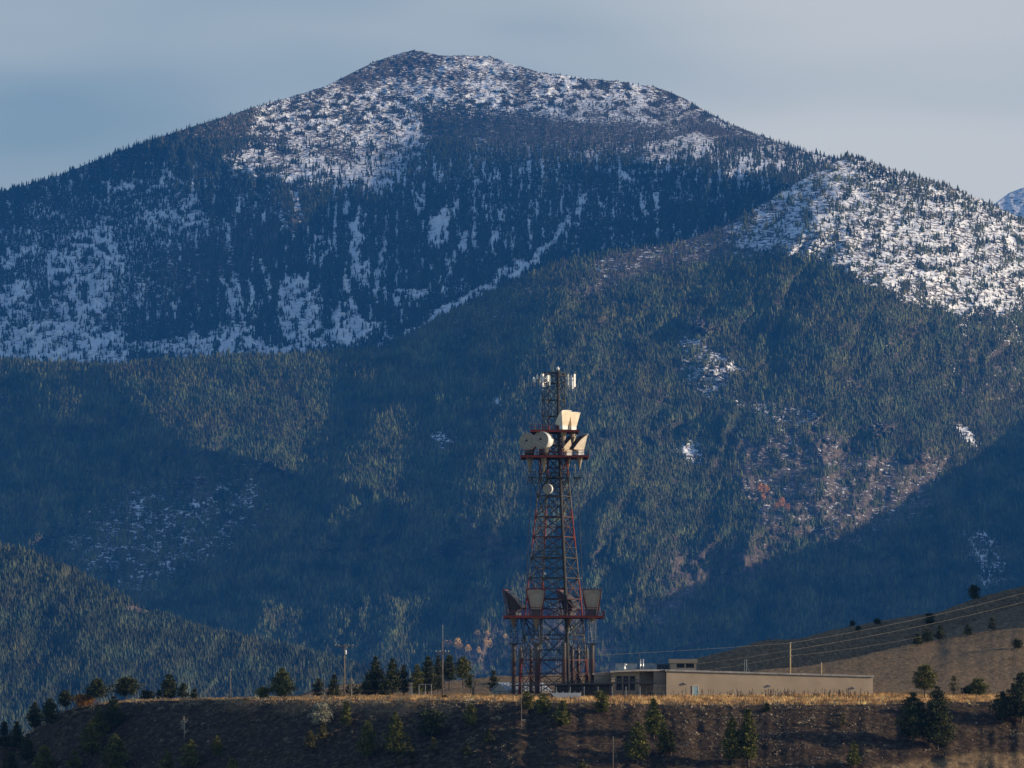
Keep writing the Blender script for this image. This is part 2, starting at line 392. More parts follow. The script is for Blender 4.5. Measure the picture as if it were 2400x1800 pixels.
def a_cover(px, row):
    """tree density, dead share, snow cover on the mountain"""
    x, y = px / S22, row / S22
    x, y = warp(x, y, 24, 46, 101)
    d = np.full(np.shape(px), .90)
    def setp(pts, v, soft=10):
        nonlocal d
        m = poly(x, y, pts, soft); d = d * (1 - m) + v * m
    setp([(560, 225), (700, 195), (880, 190), (900, 250), (780, 270), (640, 290), (540, 300)], .42, 18)
    setp([(880, 190), (1170, 150), (1350, 165), (1480, 195), (1590, 262), (1480, 275), (1300, 262), (1100, 245), (930, 235)], .34, 30)
    setp([(690, 195), (760, 145), (880, 95), (950, 100), (1060, 110), (1180, 150), (1170, 190), (1040, 205), (950, 212), (800, 195)], .06, 16)
    setp([(470, 352), (560, 315), (640, 285), (780, 262), (900, 258), (930, 300), (880, 352), (850, 405), (740, 405), (600, 385), (520, 380)], .15, 18)
    setp([(1560, 262), (1700, 320), (1800, 335), (1790, 355), (1690, 345), (1580, 300)], .4)
    # right flank
    setp([(1000, 290), (1360, 300), (1560, 290), (1700, 340), (1600, 430), (1400, 470), (1250, 500), (1080, 520), (960, 450)], .74, 25)
    setp([(1375, 352), (1395, 322), (1500, 290), (1570, 300), (1510, 335), (1420, 352)], .16, 8)
    setp([(1560, 375), (1600, 340), (1700, 335), (1690, 365), (1600, 395)], .4, 8)
    setp([(1330, 380), (1430, 365), (1440, 380), (1350, 400)], .4, 8)
    # left mottled side
    setp([(80, 440), (420, 400), (460, 520), (320, 560), (280, 690), (0, 700), (0, 520)], .62, 30)
    for pts, v in (([(95, 565), (170, 515), (245, 515), (262, 600), (222, 690), (140, 690)], .22), ([(0, 615), (60, 598), (72, 660), (0, 690)], .15),
                   ([(305, 475), (425, 430), (450, 482), (330, 505)], .2), ([(-50, 700), (150, 690), (275, 725), (282, 772), (240, 800), (60, 785), (-50, 775)], .14),
                   ([(0, 560), (70, 530), (80, 545), (20, 590)], .2), ([(190, 480), (260, 470), (250, 520), (180, 520)], .35), ([(210, 400), (360, 380), (400, 400), (250, 425)], .4),
                   ([(300, 590), (330, 560), (420, 560), (450, 620), (380, 640), (300, 640)], .55), ([(590, 450), (640, 455), (650, 500), (610, 510)], .5)):
        setp(pts, v, 9)
    # snow gullies and fans in the bowl
    for pts, wd in (([(488, 480), (500, 560), (514, 640), (532, 725)], 6), ([(470, 570), (505, 660), (498, 730)], 6), ([(560, 560), (577, 645)], 5), ([(772, 490), (768, 560), (781, 610)], 10),
                    ([(832, 500), (820, 570), (814, 640)], 6), ([(697, 500), (694, 575)], 4), ([(960, 470), (938, 520)], 17), ([(1010, 500), (975, 570), (955, 640)], 6),
                    ([(1080, 465), (1060, 545)], 6), ([(1265, 425), (1200, 520), (1110, 600)], 7), ([(1120, 575), (1045, 625), (960, 680), (890, 718)], 11), ([(750, 585), (755, 660)], 7),
                    ([(640, 420), (650, 470)], 6), ([(900, 420), (905, 470)], 5), ([(540, 600), (548, 690)], 4), ([(860, 560), (850, 620)], 4)):
        m = stroke(x, y, pts, wd, 4); d = d * (1 - m) + .05 * m
    setp([(603, 612), (640, 596), (672, 625), (690, 660), (694, 720), (655, 745), (615, 740), (600, 690)], .10, 8)
    setp([(430, 722), (520, 690), (560, 735), (620, 738), (800, 690), (832, 700), (770, 748), (600, 772), (440, 775), (300, 772), (288, 742), (360, 735)], .16, 10)
    setp([(715, 672), (762, 660), (805, 700), (790, 745), (722, 742)], .12, 8)
    setp([(845, 640), (880, 622), (935, 628), (900, 655), (855, 660)], .12, 8)
    # vertical streaks of open ground between the stands
    st = fbm(px / 13, row / 75, 111, 3)
    open_ = sstep(.10, .30, st) * (.55 + .45 * poly(x, y, [(440, 470), (1000, 290), (1720, 300), (1650, 440), (1250, 520), (900, 600), (520, 600)], 40)) * sstep(330, 390, row)
    d = np.where(d > .3, d * (1 - .85 * open_), d)
    cl = fbm(px / 26, row / 14, 113, 3)
    d = np.where(d <= .5, np.clip(d * (.3 + 4. * sstep(-.05, .38, cl)), 0, 1), d)
    left = sstep(560, 420, x) * sstep(250, 330, y - 0.3 * (560 - x))
    dead = .08 + .5 * poly(x, y, [(1080, 240), (1600, 270), (1600, 330), (1000, 330)], 25) + .45 * poly(x, y, [(300, 590), (520, 400), (640, 440), (600, 560), (430, 660), (0, 760), (0, 690)], 40)
    dead = np.clip(dead, 0, .85)
    snow = np.full(np.shape(px), .76) - .15 * sstep(430, 330, row)
    snow = snow - .28 * poly(x, y, [(690, 195), (760, 145), (880, 95), (960, 100), (960, 125), (930, 160), (850, 188)], 14)
    snow = snow - .25 * poly(x, y, [(1450, 195), (1560, 262), (1720, 330), (1500, 300), (1400, 230)], 30) - .12 * poly(x, y, [(940, 105), (1200, 150), (1170, 190), (960, 190)], 20)
    snow = snow - .25 * poly(x, y, [(470, 352), (640, 290), (780, 265), (760, 340), (600, 380)], 20) * .5
    snow = snow - .45 * poly(x, y, [(300, 590), (420, 540), (560, 470), (640, 440), (650, 500), (560, 560), (450, 640), (330, 640)], 30)
    snow = snow - .06 - .40 * sstep(.5, .9, d) + .12 * sstep(.3, .1, d) * sstep(420, 470, row)
    snow = snow + .42 * fbm(px / 85, row / 34, 117, 4) * (snow > .25)
    return np.clip(d, 0, 1), dead, np.clip(snow, 0, 1), px * 0

def b_cover(px, row):
    x, y = px / S22, row / S22
    x, y = warp(x, y, 22, 46, 131)
    d = np.full(np.shape(px), .96); snow = np.full(np.shape(px), .10); brown = np.full(np.shape(px), .25); dead = np.full(np.shape(px), .035)
    def setp(pts, dd=None, sn=None, br=None, de=None, soft=12):
        nonlocal d, snow, brown, dead
        m = poly(x, y, pts, soft)
        if dd is not None: d = d * (1 - m) + dd * m
        if sn is not None: snow = snow * (1 - m) + sn * m
        if br is not None: brown = brown * (1 - m) + br * m
        if de is not None: dead = dead * (1 - m) + de * m
    setp([(1230, 640), (1290, 560), (1450, 515), (1600, 450), (1660, 470), (1640, 550), (1500, 575), (1390, 600), (1290, 650)], .62, .24, .5, .8, 18)
    setp([(880, 720), (1200, 560), (1300, 560), (1290, 600), (1000, 740)], .9, .2, .3, .3)
    setp([(1585, 495), (1640, 440), (1700, 400), (1780, 350), (1830, 315), (1900, 335), (2300, 500), (2300, 665), (2212, 672), (2080, 690), (1960, 652), (1850, 602), (1780, 562), (1660, 548), (1590, 540)], .20, .58, .3, .25, 14)
    setp([(1830, 330), (1900, 345), (2212, 468), (2300, 505), (2300, 545), (2160, 500), (2050, 452), (1960, 440), (1890, 430), (1840, 385)], .62, .6, .2, .2)
    setp([(2050, 440), (2300, 520), (2300, 600), (2200, 570), (2090, 520)], .42, .6, .3, .3, 20)
    setp([(1740, 440), (1800, 400), (1840, 450), (1800, 510), (1740, 490)], .25, .62, .5, .3, 20)
    for pts in ([(1470, 722), (1510, 698), (1545, 745), (1600, 772), (1605, 805), (1565, 852), (1480, 852), (1465, 790)],):
        setp(pts, .50, .50, .5, .3, 28)
    setp([(1560, 852), (1700, 868), (1790, 905), (1740, 935), (1620, 912)], .62, .42, .5, .3)
    setp([(1450, 960), (1510, 945), (1530, 1000), (1480, 1020)], .55, .6, .6, .2)
    setp([(920, 928), (960, 918), (988, 962), (945, 972)], .45, .48, .3, .1, 12)
    setp([(1060, 870), (1080, 860), (1085, 880)], .3, .6, .3, .1, 6)
    setp([(2065, 905), (2125, 960), (2100, 968), (2060, 930)], .25, .6, .4, .1, 8)
    setp([(2000, 770), (2150, 750), (2200, 800), (2180, 870), (2080, 860)], .85, .2, .5, .15, 20)
    setp([(1590, 955), (1750, 925), (1900, 975), (2060, 985), (2010, 1090), (1850, 1175), (1660, 1165), (1600, 1090)], .20, .20, .92, .25, 26)
    setp([(1460, 1180), (1700, 1150), (1700, 1240), (1500, 1290), (1440, 1380), (1380, 1380)], .5, .10, .8, .45, 24)
    setp([(1180, 1300), (1300, 1330), (1360, 1400), (1350, 1560), (1180, 1560), (960, 1400), (1050, 1360)], .28, .03, .9, .55, 22)
    setp([(110, 1160), (200, 1090), (290, 1050), (420, 1030), (560, 1005), (590, 1080), (500, 1190), (420, 1240), (300, 1290), (200, 1250)], .58, .40, .35, .12, 34)
    setp([(370, 1040), (430, 1020), (460, 1060), (400, 1080)], .1, .15, .95, .3, 10)
    setp([(975, 1100), (1000, 1105), (1060, 1150), (1140, 1230), (1120, 1235), (1030, 1165)], .16, .05, .95, .2, 8)
    setp([(2080, 1150), (2150, 1150), (2190, 1260), (2120, 1270)], .45, .5, .3, .1, 12)
    setp([(2060, 700), (2300, 680), (2300, 760), (2100, 730)], .9, .4)
    for (cx, cy, w_, h_) in ((2062, 1008, 46, 22), (2165, 1075, 28, 12), (1640, 765, 38, 16), (1935, 1030, 36, 12), (1990, 900, 26, 10)):
        cx, cy, w_, h_ = cx / S22, cy / S22, w_ / S22, h_ / S22
        setp([(cx - w_, cy), (cx - w_ * .4, cy - h_), (cx + w_ * .6, cy - h_ * .8), (cx + w_, cy + h_ * .3), (cx + w_ * .2, cy + h_), (cx - w_ * .7, cy + h_ * .7)], .12, .16, .55, .2, 6)
    setp([(190, 830), (420, 810), (620, 830), (760, 900), (620, 960), (470, 960), (320, 930)], .9, .12, .4, .20, 40)
    cl = fbm(px / 34, row / 20, 133, 4)
    d = np.where(d <= .6, np.clip(d * (.25 + 4.5 * sstep(-.05, .38, cl)), 0, 1), d - .75 * sstep(.12, .42, cl))
    snow = snow + .30 * fbm(px / 60, row / 26, 135, 4) * (snow > .2)
    return np.clip(d, 0, 1), dead, np.clip(snow, 0, 1), np.clip(brown, 0, 1)

def c_cover(px, row):
    x, y = px / S22, row / S22
    x, y = warp(x, y, 10, 30, 151)
    d = np.full(np.shape(px), .97); br = np.full(np.shape(px), .25)
    m = poly(x, y, [(262, 1318), (290, 1296), (340, 1316), (330, 1330), (282, 1330)], 7); d = d * (1 - m) + .04 * m; br = br * (1 - m) + m
    cl = fbm(px / 60, row / 40, 153, 3)
    d = d - .5 * np.clip(cl - .3, 0, 1)
    return np.clip(d, 0, 1), px * 0 + .015, px * 0, br

def far_ground(name, snowy=True):
    t = NT(name); P = t.pos()
    br = t.attr('brown').outputs['Fac']
    n1 = t.noise(P, .045, 5, .65)
    soil = t.ramp(n1, [(.3, (.035, .032, .026)), (.55, (.075, .060, .045)), (.75, (.12, .10, .075))])
    dry = t.ramp(t.noise(P, .06, 5, .6), [(.3, (.05, .040, .036)), (.5, (.105, .082, .064)), (.72, (.21, .16, .115))])
    c = t.mix(br, soil, dry)
    if snowy:
        sn = t.attr('snow').outputs['Fac']
        fine = t.noise(t.scale(P, (.085, .05, .26), (0, .12, 0)), 1.0, 6, .74)
        k = t.math("MULTIPLY", t.maprange(t.math("SUBTRACT", fine, t.math('MULTIPLY_ADD', sn, -.30, .655)), -.025, .025), t.maprange(sn, .06, .16))
        rock = t.ramp(t.noise(P, .11, 4, .6), [(.35, (.05, .045, .042)), (.6, (.12, .105, .095))])
        c0 = t.mix(t.maprange(sn, .3, .6), c, rock)
        c = t.mix(k, c0, (.80, .82, .86))
        h = t.math('ADD', t.math('MULTIPLY', t.noise(P, .028, 6, .64), 17.0), t.math('MULTIPLY', k, 0.9))
    else:
        h = t.math('MULTIPLY', t.noise(P, .04, 5, .6), 6.0)
    t.bump(h, .9, 1.0)
    return t.fin(c, .9, spec=.1)

MAT_FAR = far_ground('snow_and_rock_slope'); MAT_FAR2 = far_ground('forest_floor_slope', False)

def tint_mat(name, rough=.85):
    t = NT(name); return t.fin(t.attr('tint').outputs['Color'], rough, spec=.12)
MAT_NEEDLE_FAR = tint_mat('distant_needles'); MAT_DEADWOOD = tint_mat('weathered_dead_wood')

rng = np.random.default_rng(7)
def conifer_template(seed, tiers=2, n=5):
    r = np.random.default_rng(seed); V = []; Fc = []
    for i in range(tiers):
        z0 = .05 + .36 * i + r.uniform(-.03, .03); z1 = min(1.0, z0 + .62); R = (1 - z0) * .5 * r.uniform(.85, 1.1)
        b = len(V)
        for k in range(n):
            a = 2 * math.pi * (k + r.uniform(-.25, .25)) / n; q = R * r.uniform(.62, 1.2)
            V.append((math.cos(a) * q, math.sin(a) * q, z0 + r.uniform(-.03, .05)))
        V.append((r.uniform(-.02, .02), r.uniform(-.02, .02), z1))
        for k in range(n): Fc.append((b + k, b + (k + 1) % n, b + n))
    return np.array(V), np.array(Fc)
def snag_template(seed):
    r = np.random.default_rng(seed); V = []; Fc = []
    def spike(p, q, w):
        b = len(V); p = np.array(p); q = np.array(q)
        for k in range(3):
            a = 2 * math.pi * k / 3; V.append(tuple(p + np.array((math.cos(a) * w, math.sin(a) * w, 0))))
        V.append(tuple(q))
        for k in range(3): Fc.append((b + k, b + (k + 1) % 3, b + 3))
    spike((0, 0, -.05), (r.uniform(-.04, .04), 0, 1), .045)
    for i in range(7):
        z = r.uniform(.3, .85); a = r.uniform(0, 6.28); L = (1 - z) * .30
        spike((0, 0, z), (math.cos(a) * L, math.sin(a) * L, z + r.uniform(-.02, .08)), .022)
    return np.array(V), np.array(Fc)
TREES = [conifer_template(i) for i in range(6)]; SNAGS = [snag_template(20 + i) for i in range(5)]

def scatter(name, temps, P, H, W, tint, mat):
    Vs = []; Fs = []; Ts = []; off = 0
    which = rng.integers(0, len(temps), len(P)); rot = rng.uniform(0, 2 * np.pi, len(P))
    for k, (tv, tf) in enumerate(temps):
        m = which == k; n = m.sum()
        if not n: continue
        c, s = np.cos(rot[m])[:, None], np.sin(rot[m])[:, None]
        x = (tv[None, :, 0] * c - tv[None, :, 1] * s) * W[m][:, None]; y = (tv[None, :, 0] * s + tv[None, :, 1] * c) * W[m][:, None]
        z = tv[None, :, 2] * H[m][:, None]
        V = np.stack([x, y, z], -1) + P[m][:, None, :]
        Vs.append(V.reshape(-1, 3)); Fs.append((tf[None] + (np.arange(n) * len(tv))[:, None, None]).reshape(-1, 3) + off)
        off += n * len(tv); Ts.append(np.repeat(tint[m], len(tv), 0))
    return mesh_np(name, np.concatenate(Vs), np.concatenate(Fs), mat, attrs={'tint': np.concatenate(Ts)})

def tints(n, lo, hi, jit=.25):
    k = rng.uniform(0, 1, (n, 1)); c = np.array(lo)[None] * (1 - k) + np.array(hi)[None] * k
    c = c * rng.uniform(1 - jit, 1 + jit, (n, 1)); return np.concatenate([c, np.ones((n, 1))], 1)

def patchy(T, px, row):
    """stands of different age and kind: paler and darker patches"""
    f = 1 + 1.5 * fbm(px / 80, row / 40, 401, 5, .6); f = np.clip(f, .4, 1.7)[:, None]
    g = np.clip(.5 + 1.2 * fbm(px / 120, row / 60, 407, 3), 0, 1)[:, None]
    T = T.copy(); T[:, :3] *= f * (g * np.array([1.12, 1.0, .85]) + (1 - g) * np.array([.85, .98, 1.05])); return T
def grow(sheet, cover, n, hgt, wid, rows=None):
    px = rng.uniform(sheet.x0 + 300, min(sheet.x1 - 250, 2750), n)
    cr = sheet.crest(px); ft = np.minimum(sheet.foot(px), rows if rows else 1e9)
    row = cr + (ft - cr) * rng.uniform(0, 1, n)
    # equal numbers per picture area
    keep = rng.uniform(0, 1, n) < (ft - cr) / (ft - cr).max(); px, row = px[keep], row[keep]
    d, dead, sn, br = cover(px, row)
    keep = rng.uniform(0, 1, len(px)) < d; px, row, dead = px[keep], row[keep], dead[keep]
    t = (sheet.foot(px) - row) / (sheet.foot(px) - sheet.crest(px))
    x, y, z, _ = sheet.pt(px, t)
    P = np.stack([x, y, z - .4], -1)
    isd = rng.uniform(0, 1, len(px)) < dead
    H = rng.gamma(14, 1 / 14., len(px)) * hgt; W = H * rng.uniform(wid * .8, wid * 1.3, len(px))
    return P, H, W, isd, px, row

for nm, sh, gx, gt, cov in (('mountain', SA, 1000, 480, a_cover), ('forested_ridge', SB, 940, 560, b_cover), ('foothill', SC_, 420, 240, c_cover)):
    V, Q, px, row = sh.grid(gx, gt)
    d, dead, sn, br = cov(px, row)
    o = mesh_np(nm, V, Q, MAT_FAR if nm != 'foothill' else MAT_FAR2, smooth=True, attrs={'snow': sn, 'brown': br})
    tag(o, kind='structure')
V, Q, px, row = SD.grid(150, 70)
tag(mesh_np('far_summit', V, Q, MAT_FAR, smooth=True, attrs={'snow': px * 0 + .72, 'brown': px * 0}), kind='structure')

P, H, W, dd, px, row = grow(SA, a_cover, int(300000 * DENS), 11.5, .40)
H = H * np.where(row < 330 * 1, .62, 1.0) * np.where((row < 240), .7, 1); W = W * np.where(row < 330, .7, 1)
tag(scatter('mountain_conifer_forest', TREES, P[~dd], H[~dd], W[~dd], tints((~dd).sum(), (.020, .030, .020), (.045, .055, .032)), MAT_NEEDLE_FAR), 'dark conifer forest on the snowy mountain flanks', 'forest', kind='stuff')
DEAD = [(P[dd], H[dd] * 1.05, W[dd] * 1.1)]
P, H, W, dd, px, row = grow(SB, b_cover, int(450000 * DENS), 9.2, .50)
tag(scatter('ridge_conifer_forest', TREES, P[~dd], H[~dd], W[~dd], patchy(tints((~dd).sum(), (.050, .062, .024), (.112, .116, .044)), px[~dd], row[~dd]), MAT_NEEDLE_FAR), 'green conifer forest covering the lower ridge', 'forest', kind='stuff')
DEAD.append((P[dd], H[dd] * 1.1, W[dd] * 1.15))
DP, DH, DW = (np.concatenate([q[i] for q in DEAD]) for i in range(3))
tag(scatter('dead_standing_forest', SNAGS, DP, DH, DW, tints(len(DP), (.14, .115, .10), (.34, .28, .24)), MAT_DEADWOOD), 'pale burnt standing snags scattered through the forest', 'dead forest', kind='stuff')
P, H, W, dd, px, row = grow(SC_, c_cover, int(150000 * DENS), 9.0, .52)
tag(scatter('foothill_conifer_forest', TREES, P, H, W, patchy(tints(len(P), (.036, .047, .025), (.066, .072, .034)), px, row), MAT_NEEDLE_FAR), 'dense green conifer forest on the lower left foothill', 'forest', kind='stuff')

# ---- hill outside the frame on the right: its shade lies across the foot of the ridge
bx = 1560.0; pts = []
for (a, b) in sc22([(2250, 905), (2212, 935), (2130, 1000), (2050, 1062), (1950, 1125), (1850, 1180), (1750, 1215), (1650, 1242), (1560, 1268), (1500, 1292), (1450, 1335), (1420, 1372), (1370, 1420), (1330, 1472), (1300, 1540)]):
    pa, ra = np.array([a]), np.array([b]); Y = float(b_depth(pa, ra)[0]); x = X(a, Y); z = Z(b, Y)
    s = (bx - x) / SUN.x; pts.append((Y + SUN.y * s, z + 24 + SUN.z * s))
pts.sort()
ys = np.linspace(7000, 12500, 160); zs = np.interp(ys, [p[0] for p in pts], [p[1] for p in pts])
lo_ = ys < pts[0][0]; zs[lo_] = pts[0][1] - (pts[0][0] - ys[lo_]) * .9
hi_ = ys > pts[-1][0]; zs[hi_] = pts[-1][1] - (ys[hi_] - pts[-1][0]) * 1.3
zs = np.maximum(np.convolve(np.pad(zs, 2, 'edge'), np.ones(5) / 5, 'valid') + 8 * fbm(ys / 60, ys * 0, 171, 3), -80)
offs = np.array([-560, -380, -200, -90, 0, 120, 300, 600, 1100, 1800.]); drop = np.array([-640, -400, -190, -75, 0, -20, -60, -150, -300, -420.])
XX = bx + offs[None, :].repeat(len(ys), 0) + 12 * fbm(ys[:, None] / 80, offs[None] / 80, 173, 3); YY = ys[:, None].repeat(len(offs), 1); ZZ = np.maximum(zs[:, None] + drop[None], -110)
n = len(offs); idx = np.arange(len(ys) * n).reshape(len(ys), n)
Q = np.stack([idx[:-1, :-1], idx[:-1, 1:], idx[1:, 1:], idx[1:, :-1]], -1).reshape(-1, 4)
tag(mesh_np('side_hill', np.stack([XX, YY, ZZ], -1).reshape(-1, 3), Q, MAT_FAR2, smooth=True, attrs={'snow': np.zeros(XX.size), 'brown': np.full(XX.size, .3)}), kind='structure')

# ---- golden aspens on the far slope: each a thing
def far_row(sheet, px, row):
    pa, ra = np.array([float(px)]), np.array([float(row)]); Y = float(sheet.depth(pa, ra)[0]); return Vector((X(px, Y), Y, Z(row, Y)))
def aspen_mesh(seed, col):
    r = np.random.default_rng(seed); V = []; Fc = []; T = []
    n = 260
    for i in range(n):
        a = r.uniform(0, 6.28); q = r.uniform(0, 1) ** .5; z = r.uniform(.22, 1.0)
        R = .30 * math.sin(math.pi * min(1, max(0.05, (z - .12) / .92))) ** .6 * q * r.uniform(.7, 1.25)
        p = np.array((math.cos(a) * R, math.sin(a) * R, z)); e = .055
        d1 = r.normal(size=3); d1 /= np.linalg.norm(d1); d2 = np.cross(d1, r.normal(size=3)); d2 /= np.linalg.norm(d2)
        b = len(V); V += [p - d1 * e, p + d1 * e, p + d2 * e * 1.4]; Fc.append((b, b + 1, b + 2))
        c = np.minimum(np.array(col) * np.array([1.2, 1.35, 1.1]), .95) * r.uniform(.7, 1.25); T += [(*c, 1)] * 3
    return np.array(V), np.array(Fc), np.array(T)
MAT_ASPEN = tint_mat('golden_leaves')
bark = weathered('aspen_bark', (.35, .32, .26), (.5, .47, .4), 3)
ASP = [  # px, row of the foot, height and width in photo pixels, colour, label
    (1046, 1520, 20, 17, (.50, .27, .16), 'dull golden aspen closest to the utility pole with the tall mast'),
    (1056, 1518, 16, 16, (.46, .25, .16), 'small pale orange aspen second from the utility pole with the mast'),
    (1072, 1527, 32, 19, (.72, .40, .13), 'brightest tall golden aspen beside the utility pole with the mast'),
    (1078, 1526, 20, 18, (.66, .35, .12), 'low golden aspen leaning against the brightest tall one'),
    (1097, 1531, 20, 17, (.66, .38, .15), 'lone round golden aspen between the two golden clumps'),
    (1122, 1534, 19, 12, (.64, .37, .15), 'narrow golden aspen at the left foot of the larger clump'),
    (1139, 1518, 24, 14, (.60, .35, .18), 'tall pale golden aspen on the left top of the larger clump'),
    (1148, 1524, 27, 15, (.62, .37, .19), 'widest pale golden aspen on the right end of the larger clump'),
    (1118, 1493, 16, 15, (.50, .28, .17), 'dull orange aspen above and left of the larger clump'),
    (1142, 1498, 20, 14, (.52, .29, .16), 'dull orange aspen above the larger clump near the antenna tower'),
    (1184, 1500, 15, 11, (.66, .40, .18), 'single bright golden aspen touching the lower left antenna platform'),
    (1782, 1158, 26, 18, (.56, .23, .08), 'tall rust orange aspen topping the upper clump on the brown slope'),
    (1796, 1158, 22, 17, (.60, .27, .09), 'broad rust orange aspen on the right of the upper brown slope clump'),
    (1789, 1176, 20, 13, (.55, .22, .09), 'slim rust orange aspen hanging below the upper brown slope clump'),
    (1832, 1192, 27, 19, (.58, .24, .10), 'tallest orange aspen in the lower clump on the brown slope'),
    (1820, 1196, 18, 14, (.50, .21, .10), 'small dark orange aspen left of the lower brown slope clump'),
    (1846, 1200, 20, 15, (.52, .22, .10), 'orange aspen on the right end of the lower brown slope clump'),
]
for i, (px, row, h, wd, colr, lab) in enumerate(ASP):
    p = far_row(SB, px, row); k = p.y / F
    o = thing('aspen_tree', lab, 'tree', p, rng.uniform(0, 6), 'golden aspens on the far slope')
    V, Q, T = aspen_mesh(300 + i, colr)
    mesh_np('crown', V * np.array([wd * k * 1.55, wd * k * 1.55, h * k]), Q, MAT_ASPEN, o, attrs={'tint': T})
    MB().tube([(0, 0, -.5), (0, 0, h * k * .5), (.1, 0, h * k * .8)], [.28, .2, .08], 5).build('trunk', bark, o)
# ================================================================ the bench, its slope and the hill behind
LIPY = [(-1500, 1120), (-300, 1065), (0, 1045), (700, 985), (1300, 952), (2000, 955), (2400, 962), (3300, 985), (4200, 1000)]
LIPR = [(-1500, 1960), (-300, 1815), (-40, 1748), (0, 1738), (50, 1733), (80, 1712), (110, 1690), (145, 1670), (190, 1656), (250, 1649), (330, 1643), (700, 1640), (1000, 1641), (1150, 1643), (1300, 1648), (1600, 1652), (2000, 1652), (2200, 1647), (2400, 1644), (3300, 1650), (4200, 1650)]
BENCH = [(-1500, 1990), (0, 1760), (150, 1690), (300, 1645), (450, 1641), (560, 1639), (700, 1635), (1000, 1632), (1200, 1630), (1560, 1629), (2060, 1629), (2400, 1634), (3300, 1630), (4200, 1630)]
BACK = [(-1500, 2100), (0, 1860), (300, 1690), (500, 1668), (620, 1650), (700, 1632), (760, 1626), (900, 1623), (1100, 1622), (1300, 1621), (1600, 1621), (2000, 1612), (2200, 1602), (2400, 1594), (3300, 1560), (4200, 1560)]
CRESTR = [(-1500, 2200), (0, 1940), (300, 1760), (500, 1720), (600, 1690), (660, 1650), (700, 1629), (740, 1616), (800, 1606), (860, 1603), (1000, 1600), (1060, 1595), (1120, 1590), (1200, 1584), (1350, 1580), (1500, 1568), (1600, 1550), (1660, 1536), (1700, 1527), (1740, 1515), (1770, 1505), (1800, 1499), (1870, 1497), (1960, 1474), (2050, 1457), (2150, 1441), (2200, 1434), (2235, 1420), (2290, 1401), (2350, 1384), (2400, 1373), (2600, 1340), (3300, 1290), (4200, 1290)]
CRESTV = [(-1500, 140), (620, 140), (1200, 160), (1450, 215), (1560, 258), (1800, 268), (2400, 300), (3300, 330), (4200, 330)]
def lipY(px): return pl(px, LIPY) + 2.5 * fbm(px / 70, px * 0 + .5, 201, 3)
def ground_vz(px, v):
    """height at v metres beyond the lip of the bench, in picture column px"""
    L = lipY(px); cv = pl(px, CRESTV)
    lr = pl(px, LIPR) + 1.1 * fbm(px / 28, px * 0, 203, 3)
    slope_row = 1815 + 60 * sstep(500, -300, px) * 1.5
    zs = [Z(slope_row, L - 34), Z(lr + 10, L - 4.0), Z(lr, L), Z(lr * .55 + pl(px, BENCH) * .45, L + 14), Z(pl(px, BENCH), L + 45), Z(pl(px, BACK), L + 105),
          Z(pl(px, CRESTR), L + cv), Z(pl(px, CRESTR), L + cv) - 5 * np.ones_like(px), Z(pl(px, CRESTR), L + cv) - 60]
    vs = [-34 + 0 * px, -4.0 + 0 * px, 0 * px, 14 + 0 * px, 45 + 0 * px, 105 + 0 * px, cv, cv + 26, cv + 160]
    vs = [-110 + 0 * px] + vs; zs = [zs[0] - 26] + zs
    z = zs[0] + 0 * v
    for i in range(len(vs) - 1):
        a, b = vs[i], vs[i + 1]; k = np.clip((v - a) / (b - a), 0, 1)
        z = np.where(v >= a, zs[i] + (zs[i + 1] - zs[i]) * k, z)
    x, Y = X(px, L + v), L + v
    sl = sstep(2, -8, v); bk = sstep(60, 130, v)
    z = z + sl * (1.0 * fbm(x / 9, v / 7, 211, 4) + .3 * ridged(x / 16 + v / 40, v / 22, 213, 3) - .2) * sstep(-2, -12, v) + .12 * fbm(x / 2.2, v / 2.2, 215, 3)
    # shallow gully and rib on the hill: the rib's far side lies in shade
    rib = np.interp(px, [1500, 1900, 2100, 2300, 2500, 3300], [.30, .42, .55, .74, .86, 1.0])
    u = (v - 105) / np.maximum(cv - 105, 1)
    d = u - rib
    hill = sstep(1330, 1600, px)
    z = z + hill * bk * sstep(1.05, .9, u) * (-8.5 * sstep(-.03, .15, d) * sstep(1.0, .80, u) + .45 * fbm(x / 14, v / 16, 217, 4))
    z = z + 36 * sstep(2440, 2880, px) * sstep(175, 235, v - .03 * (2700 - px)) + 9 * sstep(2460, 2700, px) * sstep(-70, -30, v) * sstep(-12, -24, v) * .6  # unseen knob and mound added past the right edge to cast shade
    z = z + (1 - hill) * bk * .8 * fbm(x / 12, v / 16, 219, 3)
    return z
PXS = np.concatenate([np.linspace(-1500, -300, 40)[:-1], np.arange(-300, 2700, 4.5), np.linspace(2700, 4200, 140)])
VS = np.concatenate([np.arange(-110, -44, 3), np.arange(-44, 60, .7), np.arange(60, 330, 2.2), np.arange(330, 500, 20)])
GX, GV = np.meshgrid(PXS, VS)
GZ = ground_vz(GX, GV); GY = lipY(GX) + GV; GXX = X(GX, GY)
